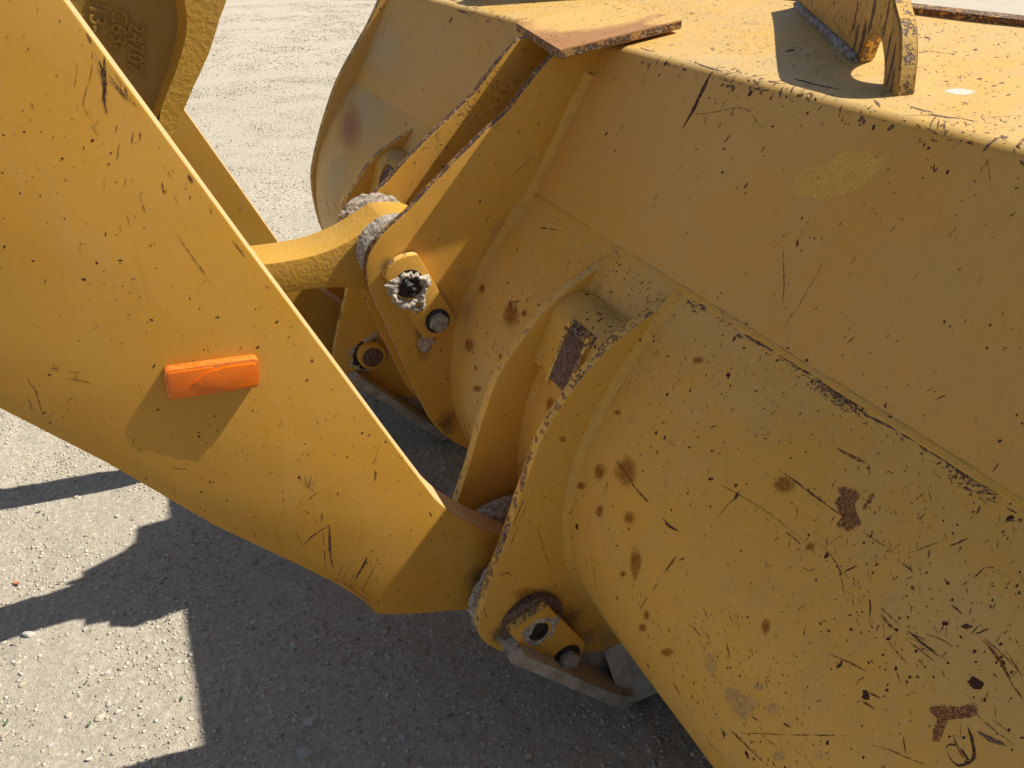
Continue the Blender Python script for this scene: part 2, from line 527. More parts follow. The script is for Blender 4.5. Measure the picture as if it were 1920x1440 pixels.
def crease_weld():
    u = Vector((BEND[0] - CREASE[0], 0, BEND[1] - CREASE[1])).normalized()
    d = Vector((WR[3][0] - WR[0][0], 0, WR[3][1] - WR[0][1])).normalized()
    out = Vector((-u.z, 0, u.x))
    rows = []
    for y in np.arange(YN + .01, YF - .01, .006):
        c = Vector((CREASE[0], y, CREASE[1]))
        k = 1 + .25 * noise.noise(Vector((y * 40, 0, 0)))
        rows.append([c + u * .007 * k - out * .001, c + u * .003 + out * (.0012 + ripple(c, .0012)), c + out * (.0015 + ripple(c, .0012)), c + d * .004 + out * (.0012 + ripple(c, .0012)), c + d * .008 * k - out * .0015])
    strip('weld_bead', rows, bucket, 'weld')
crease_weld()

# ---- outer hinge plates: one outline, four plates
HINGE = [(.795, 1.180), (.770, 1.175), (.737, 1.162), (.699, 1.143), (.657, 1.119), (.615, 1.084), (.579, 1.043), (.548, 1.004), (.525, .969), (.507, .928), (.492, .882),
         (.475, .830), (.456, .768), (.438, .717), (.414, .648), (.400, .600), (.391, .560), (.388, .535), (.396, .502), (.417, .468), (.437, .446)]
HINGE = spline(HINGE, 3) + [(.50, .418), (.60, .364), (.703, .306), (.80, .26), (.90, .5), (.86, 1.15)]
near_hinge = plate('hinge_plate', HINGE, .975, 1.0, bucket, wob=.0015)
plate('hinge_plate', HINGE, 1.178, 1.203, bucket, ('plate', 'edge_soft'), wob=.0015)
HINGEF = [(x, z) for x, z in HINGE]
plate('hinge_plate', HINGEF, mir(1.203), mir(1.178), bucket, wob=.0015)
plate('hinge_plate', HINGEF, mir(1.0), mir(.975), bucket, wob=.0015)

# ---- centre bracket plates
CENT = [(.847, 1.497), (.819, 1.474), (.795, 1.452), (.768, 1.424), (.730, 1.385), (.686, 1.353), (.657, 1.331), (.600, 1.288), (.561, 1.256), (.533, 1.233), (.494, 1.200),
        (.456, 1.173), (.426, 1.151), (.403, 1.129), (.389, 1.103), (.383, 1.065), (.388, 1.023), (.421, .914), (.452, .810), (.486, .703), (.513, .632), (.550, .577), (.598, .528), (.64, .49)]
CENT = spline(CENT, 3) + [(.80, .50), (.80, 1.18), (.96, 1.49), (.955, 1.51)]
near_bracket = plate('bracket_plate', CENT, 1.56, 1.585, bucket, ('plate', 'edge_rust'), wob=.0015)
far_bracket = plate('bracket_plate', CENT, mir(1.585), mir(1.56), bucket, ('plate', 'edge_rust'), wob=.0015)
plate('spacer_plate', [(.80, 1.23), (.815, 1.22), (.955, 1.475), (.94, 1.49)], 1.585, mir(1.585), bucket, ('plate', 'edge'))

# ---- cap plate over the brackets (a thick plate lying on the top panel)
def slab(name, quad_xy, zf, thick, parent, mats, label=None):
    bm = bmesh.new()
    a = [bm.verts.new((x, y, zf(x, y))) for x, y in quad_xy]
    b = [bm.verts.new((x, y, zf(x, y) - thick)) for x, y in quad_xy]
    bm.faces.new(a); bm.faces.new(b[::-1])
    n = len(a)
    for i in range(n):
        f = bm.faces.new((a[i], b[i], b[(i + 1) % n], a[(i + 1) % n])); f.material_index = 1
    bmesh.ops.bevel(bm, geom=list(bm.edges), offset=.002, segments=2, affect='EDGES')
    return link_mesh(name, bm_mesh(bm, name), mats, parent, label)
def topz(x): return BEND[1] + .1432 * (x - BEND[0])
cap_plate = slab('cap_plate', [(.812, 1.490), (1.110, 1.490), (1.157, mir(1.490)), (.883, mir(1.490))], lambda x, y: topz(x) + .024, .018, bucket, ('cap', 'edge_rust'),
     'rusty cap plate over the centre brackets')

# ---- cross bar (stop block) between each pair of hinge plates
def cross_bar(ya, yb, pad0, pad1):
    ol = [(.722, 1.120)] + spline([(.702, 1.126), (.678, 1.122), (.657, 1.112), (.643, 1.098), (.634, 1.080), (.624, 1.052), (.601, .996)], 3) + [(.612, .988), (.66, 1.0)]
    c = plate('cross_bar', ol, ya, yb, bucket, ('plate', 'block'), .004)
    plate('rust_pad', [(.633, 1.090), (.645, 1.098), (.612, 1.000), (.594, 1.002)], pad0, pad1, c, ('edge', 'rust'), .0015, 'bare rusty wear pad')
    for a, b in ((pad0 - .009, pad0), (pad1, pad1 + .007)):
        plate('pad_flange', [(.636, 1.108), (.650, 1.104), (.606, .990), (.591, .994)], a, b, c, ('plate', 'edge'), .0015)
    plate('pad_lip', [(.628, 1.094), (.650, 1.108), (.655, 1.102), (.634, 1.088)], pad0 - .012, pad1 + .010, c, ('edge', 'edge_rust'), .0015)
    return c
cross_bar(1.0, 1.178, 1.035, 1.095)
cross_bar(mir(1.178), mir(1.0), mir(1.155), mir(1.095))

# ---- weld beads where plates meet the shell
def side_weld(y, pts, leg=.013):
    """concave fillet between a plate's face (at y) and the shell."""
    P = dense([(x, y, z) for x, z in pts], .006)
    rows = []
    for i, p in enumerate(P):
        t = (P[min(i + 1, len(P) - 1)] - P[max(i - 1, 0)]).normalized()
        n = Vector((-abs(t.z), 0, t.x if t.z < 0 else -t.x))
        n = Vector((t.z, 0, -t.x))
        if n.x > 0: n = -n
        k = leg * (1 + .18 * noise.noise(p * 35))
        r = ripple(p, .0014) + .0007 * math.sin(i * 1.15 + 2 * noise.noise(p * 20))
        rows.append([p + n * k * 1.05 + Vector((0, .001, 0)), p + n * (k * .62 + r) + Vector((0, -k * .16, 0)), p + n * (k * .36 + r) + Vector((0, -k * .36, 0)),
                     p + n * (k * .16 + r) + Vector((0, -k * .64, 0)), p + Vector((0, -k * 1.1, 0)) - n * .002])
    strip('weld_bead', rows, bucket, 'weld')
def shell_pts(z0, z1, off=.0):
    out = []
    for x, z in [bend[0]] + [lerp2(bend[0], CREASE, i / 6) for i in range(1, 7)] + WR[1:]:
        if z1 <= z <= z0: out.append((x - off, z))
    return out
for y in (.975, mir(1.203), 1.178):
    side_weld(y, shell_pts(1.19, .30))
side_weld(1.56, shell_pts(1.47, .48), .015)

# ---- heel plates under the hinges
def heel(y0, y1, yh, yg, yw):
    """sloping plate under the hinge pair, with a gusset against the shell; yh = hinge face, yg = gusset's outer line"""
    plate('heel_plate', spline([(.425, .496), (.47, .447), (.52, .392), (.60, .302), (.66, .236), (.708, .182)], 2) + [(.735, .182), (.735, .215), (.68, .258), (.61, .334), (.53, .424), (.455, .502)],
          y0, y1, bucket, ('dust', 'edge_dust'), .002, wob=.002)
    plate('heel_web', [(.452, .452), (.47, .455), (.62, .375), (.82, .275), (.84, .205), (.725, .205), (.60, .34), (.52, .43)], yw, yw + .015, bucket, ('dust', 'dust'), .001)
    bm = bmesh.new()
    pts = [(.690, yh, .318), (.712, yg, .186), (.830, yg, .184), (.88, yh, .34)]
    a = [bm.verts.new(p) for p in pts]
    b = [bm.verts.new((p[0] + .004, p[1] + .014, p[2])) for p in pts]
    bm.faces.new(a); bm.faces.new(b[::-1])
    for i in range(4): bm.faces.new((a[i], b[i], b[(i + 1) % 4], a[(i + 1) % 4]))
    link_mesh('heel_gusset', bm_mesh(bm, 'heel_gusset'), 'dust_pale', bucket)
M['dust_pale'] = simple('pale caked dust', (.36, .31, .25), (.54, .48, .40), 30, .95, .5, .004)
M['edge_dust'] = worn_edge('dusty chipped edge', (.46, .39, .29), .30, (.48, .40, .31))
heel(.902, 1.262, .972, .906, .982)
heel(mir(1.262), mir(.902), mir(1.262) - .002, mir(1.262) - .004, mir(1.196))

# ---- pins, retainers and bolts
def retainer(ol, y0, y1, label):
    return plate('pin_retainer', ol, y0, y1, bucket, ('plate', 'edge'), .003, label)
PIN_C = (.475, 1.035); PIN_H = (.497, .508)
# centre: raised boss, keeper plate with a mud-packed hole, bolt
kc = retainer(spline([(.415, 1.066), (.426, 1.085), (.447, 1.100), (.470, 1.106), (.495, 1.105)], 3) + [(.575, .933)] + spline([(.573, .915), (.560, .902), (.535, .894), (.512, .893), (.495, .897)], 2),
              1.533, 1.556, 'keeper plate with its hole packed with dry mud')
def hexbolt(x, z, y0, parent, r=.024, mat='bolt', lab=None):
    c = cyl_y('bolt', x, z, r, y0 - .020, y0, parent, mat, sides=6, bev=.005, rot=.3, label=lab)
    cyl_y('washer', x, z, r * 1.25, y0 - .004, y0 + .002, parent, 'grease', bev=.001)
    return c
hexbolt(.531, .935, 1.531, kc)
def mud_ring(name, cx, cz, r0, r1, y, h, parent, mat='mud', seed=0, nseg=72, nr=7):
    """a lumpy crust with an irregular hole"""
    bm = bmesh.new()
    rings = []
    for k in range(nr + 1):
        t = k / nr
        ring = []
        for j in range(nseg):
            a = 2 * math.pi * j / nseg
            d = Vector((math.cos(a), 0, math.sin(a)))
            w0 = 1 + .30 * noise.fractal(d * 1.5 + Vector((seed, 3, 0)), .6, 2.2, 6) + .14 * noise.noise(d * 5 + Vector((seed, 1, 0)))
            w1 = 1 + .36 * noise.fractal(d * 1.4 + Vector((seed, 8, 0)), .6, 2.3, 6) + .16 * noise.noise(d * 4.3 + Vector((seed, 5, 0)))
            r = r0 * w0 * (1 - t) + r1 * w1 * t
            p = Vector((cx, 0, cz)) + d * r
            hh = h * math.sin(math.pi * (t * .96 + .02)) * (1 + .7 * noise.fractal(p * 48 + Vector((seed, 0, 0)), .8, 2.1, 3))
            if k in (0, nr): hh = -.003
            ring.append(bm.verts.new((p.x, y - hh, p.z)))
        rings.append(ring)
    for a, b in zip(rings, rings[1:]):
        for j in range(nseg):
            bm.faces.new((a[j], a[(j + 1) % nseg], b[(j + 1) % nseg], b[j]))
    return link_mesh(name, bm_mesh(bm, name), mat, parent, sharp=None)
cyl_y('pin_hole', .470, 1.040, .034, 1.5315, 1.540, kc, 'grease', bev=.001)
mud_ring('mud_crust', .470, 1.026, .027, .047, 1.5325, .009, kc, seed=17)
mud_ring('mud_crust', .486, .985, .004, .020, 1.5325, .006, kc, seed=41)
for i, (dx, dz, r) in enumerate(((0, .002, .011), (.010, -.010, .009), (-.006, .012, .008), (.006, -.022, .008))):
    lump('grease_blob', (.468 + dx, 1.529, 1.036 + dz), (r, r * .8, r), kc, 'grease', .3, 90, 3, seed=i)
lump('mud_spot', (.508, 1.559, .868), (.020, .004, .023), bucket, 'mud', .35, 60, 3, seed=11)
# near hinge: pin head disc peeking over a keeper plate
pd = cyl_y('pin_head', .503, .512, .070, .958, .975, bucket, 'rust', bev=.004)
kn = retainer([(.437, .542), (.524, .575), (.530, .562), (.617, .419), (.612, .390), (.560, .362), (.540, .366), (.458, .500)], .938, .958, 'keeper plate caked with dust round its black hole')
hexbolt(.571, .402, .936, kn, .025)
cyl_y('pin_hole', .499, .512, .026, .9365, .945, kn, 'grease', bev=.001)
mud_ring('mud_crust', .508, .512, .022, .040, .9378, .0020, kn, 'mud', seed=17)
# far hinge inner plate: bare pin end in a mud-ringed boss
cyl_y('pin_boss', .500, .548, .052, mir(1.203) - .006, mir(1.203), bucket, 'grease', bev=.002)
fp = cyl_y('hinge_pin', .506, .553, .044, mir(1.203) - .035, mir(1.203) + .19, bucket, 'plate', bev=.006)
cyl_y('pin_face', .506, .553, .034, mir(1.203) - .0365, mir(1.203) - .033, fp, 'rust', bev=.001)
mud_ring('mud_crust', .500, .546, .046, .062, mir(1.203), .007, bucket, 'mud', seed=5)
# pins through the near pair and the centre pair
cyl_y('hinge_pin', .503, .512, .050, .97, 1.2, bucket, 'steel', bev=.003)
cyl_y('link_pin', PIN_C[0], PIN_C[1], .045, 1.556, mir(1.556), bucket, 'steel', bev=.003)

# ---- lifting eyes: bent plates standing on the top edge
EYE = {}
def lifting_eye(mirror):
    p0 = Vector((1.397, 1.458)); p1 = Vector((1.004, .800))
    u = (p1 - p0); L = u.length; u.normalize()
    nrm = Vector((-u.y, u.x))                                 # towards +x, -y
    if nrm.x < 0: nrm = -nrm
    # outline in (distance along, height above the top panel)
    ol = [(0, .0), (.512, .0)]
    ol += spline([(.512, .004), (.524, .030), (.546, .048), (.573, .054), (.601, .049), (.624, .036), (.640, .022), (.652, .0), (.646, -.012)], 3)
    ol += [(.630, -.035), (.722, -.035)]
    ol += [(.7215, -.004), (.712, .022)] + spline([(.700, .047), (.671, .081), (.630, .102), (.590, .122), (.545, .143), (.500, .147), (.36, .124), (.16, .090), (0, .066)], 3)
    bm = bmesh.new()
    th = .026
    def pt(s, h, o):
        q = p0 + u * s + nrm * o
        x, y = q
        z = topz(x) - (.012 if x < .985 else 0) + h
        return (x, mir(y) if mirror else y, z)
    a = [bm.verts.new(pt(s, h, 0)) for s, h in ol]
    b = [bm.verts.new(pt(s, h, th)) for s, h in ol]
    bm.faces.new(a); bm.faces.new(b[::-1])
    for i in range(len(ol)):
        f = bm.faces.new((a[i], b[i], b[(i + 1) % len(ol)], a[(i + 1) % len(ol)])); f.material_index = 1
    bm.normal_update()
    es = [e for e in bm.edges if any(len(f.verts) > 4 for f in e.link_faces)]
    bmesh.ops.bevel(bm, geom=es, offset=.003, segments=2, affect='EDGES', clamp_overlap=True)
    e = EYE[mirror] = link_mesh('lifting_eye', bm_mesh(bm, 'lifting_eye'), ('eye', 'edge'), bucket, 'scratched lifting eye plate with a half round hole at its foot')
    w = [pt(s, .003, -.002) for s in np.linspace(0, .505, 90)]
    tube('weld_bead', w, .0085, e, 'weld_bare', .35, seed=21)
M['eye'] = paint('lifting eye paint', (.50, .285, .06), (.48, .29, .09), chips=1.5, fine=1.6, rough=.5, dust=.1, stretch=((0, 0, 0), (1, 1, .35)),
                 stains=[((1.115, .985, 1.545), (.055, .085, .06), (0, 0, 0), (.10, .050, .030), .9, .5, 1), ((1.05, .87, 1.60), (.05, .05, .14), (0, 0, 0), (.16, .080, .035), .6, .6, 1)])
lifting_eye(False)
lifting_eye(True)

# ================================================================== LIFT ARMS
ARM = [(-.115, 1.84), (-.04, 1.672), (.022, 1.535), (.098, 1.366), (.191, 1.163), (.277, .974), (.322, .878)]
TIP = spline([(.322, .878), (.345, .842), (.376, .806), (.412, .768), (.452, .732), (.52, .672)], 3)
AK = 1.052                                                    # plate stands midway between the hinge plates
ARM = ARM + TIP[1:] + arc(.503, .535, .135, 80, -80, 10) + spline([(.44, .545), (.402, .562), (.345, .584), (.281, .607), (.235, .626), (.197, .646)], 2) \
    + [(.176, .690), (.142, .741), (.078, .820), (-.033, .952), (-.142, 1.105), (-.236, 1.222), (-.42, 1.45), (-.60, 1.70), (-.62, 1.95), (-.40, 2.02)]
ARM = [(x * AK, 1.75 + (z - 1.75) * AK) for x, z in ARM]
ARM_PLATES = []
def lift_arm(y0, y1, lab, mat):
    r = root('lift_arm', lab, 'lift arm', (-.1, (y0 + y1) / 2, 1.1))
    ARM_PLATES.append(plate('arm_plate', ARM, y0, y1, r, (mat, 'edge_arm'), .003, wob=.0))
    cyl_y('arm_boss', .503, .512, .104, y0 - .035, y1 + .035, r, 'dust', seg=48, bev=.008)
    return r
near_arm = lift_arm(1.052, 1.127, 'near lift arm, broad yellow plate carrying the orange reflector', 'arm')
far_arm = lift_arm(mir(1.127), mir(1.052), 'far lift arm, narrow strip of shade-darkened yellow behind the cast lever', 'far_arm')
lump('dried_mud', (.515, 1.034, .535), (.122, .016, .135), near_arm, 'mud', .06, 30, 5, seed=2)
lump('dried_mud', (.52, 1.150, .655), (.07, .024, .035), near_arm, 'mud', .15, 40, 4, seed=4)

# ================================================================== TILT LEVER AND LINK
lever = root('tilt_lever', 'cast tilt lever with raised part numbers above the near arm', 'lever', (0, 1.667, 1.1))
LY = 1.600
LO = [(.30, 2.02), (.262, 1.86), (.230, 1.72), (.212, 1.655), (.193, 1.616), (.175, 1.585), (.154, 1.546), (.133, 1.511), (.109, 1.477), (.088, 1.443), (.070, 1.414), (.047, 1.383), (.0, 1.31), (-.05, 1.22), (-.07, 1.12),
      (-.12, 1.06), (-.20, 1.07), (-.245, 1.15), (-.25, 1.3), (-.235, 1.45), (-.20, 1.62), (-.15, 1.80), (-.08, 2.02)]
LI = [(.150, 1.95), (.140, 1.80), (.131, 1.70), (.124, 1.650), (.1225, 1.62), (.121, 1.592), (.114, 1.564), (.102, 1.538), (.083, 1.503), (.062, 1.470), (.040, 1.434), (.018, 1.402), (-.02, 1.375), (-.08, 1.37), (-.13, 1.40),
      (-.15, 1.48), (-.13, 1.62), (-.09, 1.76), (-.05, 1.95)]
def lever_body():
    bm = bmesh.new()
    lo = [(x + .0022 * noise.noise(Vector((x * 40, z * 40, 0))), z) for x, z in spline(LO, 3, True)]
    li = spline(LI, 4, True)
    k = len(lo)
    # resample the pocket outline to k points by angle around the pocket centre
    def resample(p, k):
        q = p + [p[0]]
        d = [0]
        for a, b in zip(q, q[1:]): d.append(d[-1] + math.dist(a, b))
        out = []
        for i in range(k):
            t = d[-1] * i / k
            j = max(jj for jj in range(len(d)) if d[jj] <= t)
            f = (t - d[j]) / max(1e-9, d[j + 1] - d[j])
            out.append((q[j][0] + (q[j + 1][0] - q[j][0]) * f, q[j][1] + (q[j + 1][1] - q[j][1]) * f))
        return out
    k = 120
    lo = resample(lo, k); li = resample(li, k)
    c = (sum(p[0] for p in li) / k, sum(p[1] for p in li) / k)
    li2 = [(c[0] + (x - c[0]) * .90, c[1] + (z - c[1]) * .965) for x, z in li]
    y1 = LY + .134
    A = [bm.verts.new((x, LY + .006 * (1 if False else 0), z)) for x, z in lo]
    A2 = [bm.verts.new((x, y1, z)) for x, z in lo]
    B = [bm.verts.new((x, LY, z)) for x, z in li]
    Cc = [bm.verts.new((x, LY + .036, z)) for x, z in li2]
    for i in range(k):
        j = (i + 1) % k
        bm.faces.new((A[i], A[j], A2[j], A2[i]))
        bm.faces.new((A[i], B[i], B[j], A[j]))
        bm.faces.new((B[i], Cc[i], Cc[j], B[j]))
    f = bm.faces.new(Cc); f.material_index = 1
    bm.faces.new(A2[::-1])
    es = [e for e in bm.edges if e.verts[0] in set(A) and e.verts[1] in set(A)]
    bmesh.ops.bevel(bm, geom=es, offset=.008, segments=3, affect='EDGES', clamp_overlap=True)
    return link_mesh('lever_body', bm_mesh(bm, 'lever_body'), ('cast', 'castfloor'), lever, sharp=50)
lever_body()
def raised_text(s, x, z, size, ang):
    cu = bpy.data.curves.new('cast_number', 'FONT')
    cu.body = s; cu.size = size; cu.extrude = .0018; cu.bevel_depth = .0009; cu.space_character = .92; cu.resolution_u = 3; cu.bevel_resolution = 1
    tmp = bpy.data.objects.new('tmp_text', cu)
    COL.objects.link(tmp)
    dg = bpy.context.evaluated_depsgraph_get()
    me = bpy.data.meshes.new_from_object(tmp.evaluated_get(dg))
    bpy.data.objects.remove(tmp); bpy.data.curves.remove(cu)
    me.transform(Matrix.Translation((x, LY + .035, z)) @ Matrix.Rotation(R(ang), 4, 'Y') @ Matrix.Rotation(R(90), 4, 'X'))
    link_mesh('cast_number', me, 'castfloor', lever, sharp=50)
raised_text('24707', .027, 1.587, .037, 105.6)
raised_text('C63-', .005, 1.610, .037, 105.6)
raised_text('113-', -.023, 1.634, .037, 105.6)

link_ = root('tilt_link', 'short curved tilt link reaching from the lever to the centre bracket pin', 'link', (.15, 1.667, 1.03))
LT = spline([(-.20, 1.22), (-.10, 1.19), (.02, 1.145), (.12, 1.118), (.20, 1.111), (.28, 1.113), (.345, 1.127), (.395, 1.147), (.45, 1.172)], 4)
LB = spline([(.435, .985), (.394, 1.006), (.34, 1.026), (.286, 1.034), (.24, 1.037), (.19, 1.037), (.10, 1.030), (.0, 1.0), (-.10, .99), (-.20, 1.0)], 4)
plate('link_body', LT + arc(.475, 1.035, .135, 80, -80, 14) + LB + arc(-.20, 1.11, .11, 270, 90, 10)[1:-1], 1.606, mir(1.606), link_, ('cast', 'cast'), .003)
lump('dried_mud', (.455, 1.594, 1.105), (.082, .014, .080), link_, 'mud', .06, 60, 5, seed=31)
lump('dried_mud', (.455, mir(1.597), 1.10), (.092, .016, .090), link_, 'mud', .07, 60, 5, seed=33)

# ================================================================== REFLECTOR
def amber(name, honey):
    n = NT(name)
    c, _ = n.noise(n.pos, 60, 3)
    n.link(n.mix(c, (.66, .118, .001), (.70, .150, .001)), n.b.inputs['Base Color'])
    n.b.inputs['Roughness'].default_value = .25
    n.b.inputs['Specular IOR Level'].default_value = .3
    n.b.inputs['Subsurface Weight'].default_value = .0
    n.b.inputs['Coat Weight'].default_value = .15
    n.b.inputs['Coat Roughness'].default_value = .06
    if honey:
        q = n.mapping(n.pos, rot=(0, R(-6), 0), sc=(1, .02, 1))
        d, _ = n.voro(q, 420, 'F1', .05)
        n.link(n.bump(d, .35, .0015), n.b.inputs['Normal'])
    return n.m
M['amber'] = amber('amber lens', False)
M['amberp'] = amber('prismatic amber lens', True)
M['amberf'] = simple('dusty amber housing', (.60, .115, .002), (.62, .20, .03), 140, .5, .3, .001)
rf = root('side_reflector', 'orange rectangular side reflector with a broken lens on the near arm', 'reflector', (.017, 1.04, 1.14))
RY = 1.052
def refl():
    c0 = Vector((-.0445, 1.2085)); cx = Vector((.1265, -.0100)); cz = Vector((-.004, -.0475))
    def q(a, b): v = c0 + cx * a + cz * b; return (v.x, v.y)
    def rr(a0, b0, a1, b1, r=.06):
        rb = r * 2.6
        o = []
        for (ca, cb, s) in ((a1 - r, b0 + rb, 0), (a1 - r, b1 - rb, 1), (a0 + r, b1 - rb, 2), (a0 + r, b0 + rb, 3)):
            for k in range(4):
                t = math.pi / 2 * (k / 3 - 1 + s)
                o.append(q(ca + r * math.cos(t), cb + rb * math.sin(t)))
        return o
    plate('housing', rr(0, 0, 1, 1), RY - .017, RY, rf, ('amberf', 'amberf'), .002)
    plate('lens_smooth', rr(.03, .07, .52, .93, .04), RY - .0190, RY - .012, rf, ('amber', 'amber'), .001, 'smooth bare left half of the lens')
    arrow = [q(.275, .50), q(.39, .30), q(.46, .17), q(.56, .17), q(.60, .115), q(.94, .115), q(.965, .2), q(.965, .84), q(.94, .89), q(.72, .90), q(.67, .97), q(.60, .86), q(.44, .74)]
    plate('lens_prismatic', arrow, RY - .0212, RY - .012, rf, ('amberp', 'amber'), .0008, 'unbroken prismatic part of the lens, pointed like an arrow')
refl()

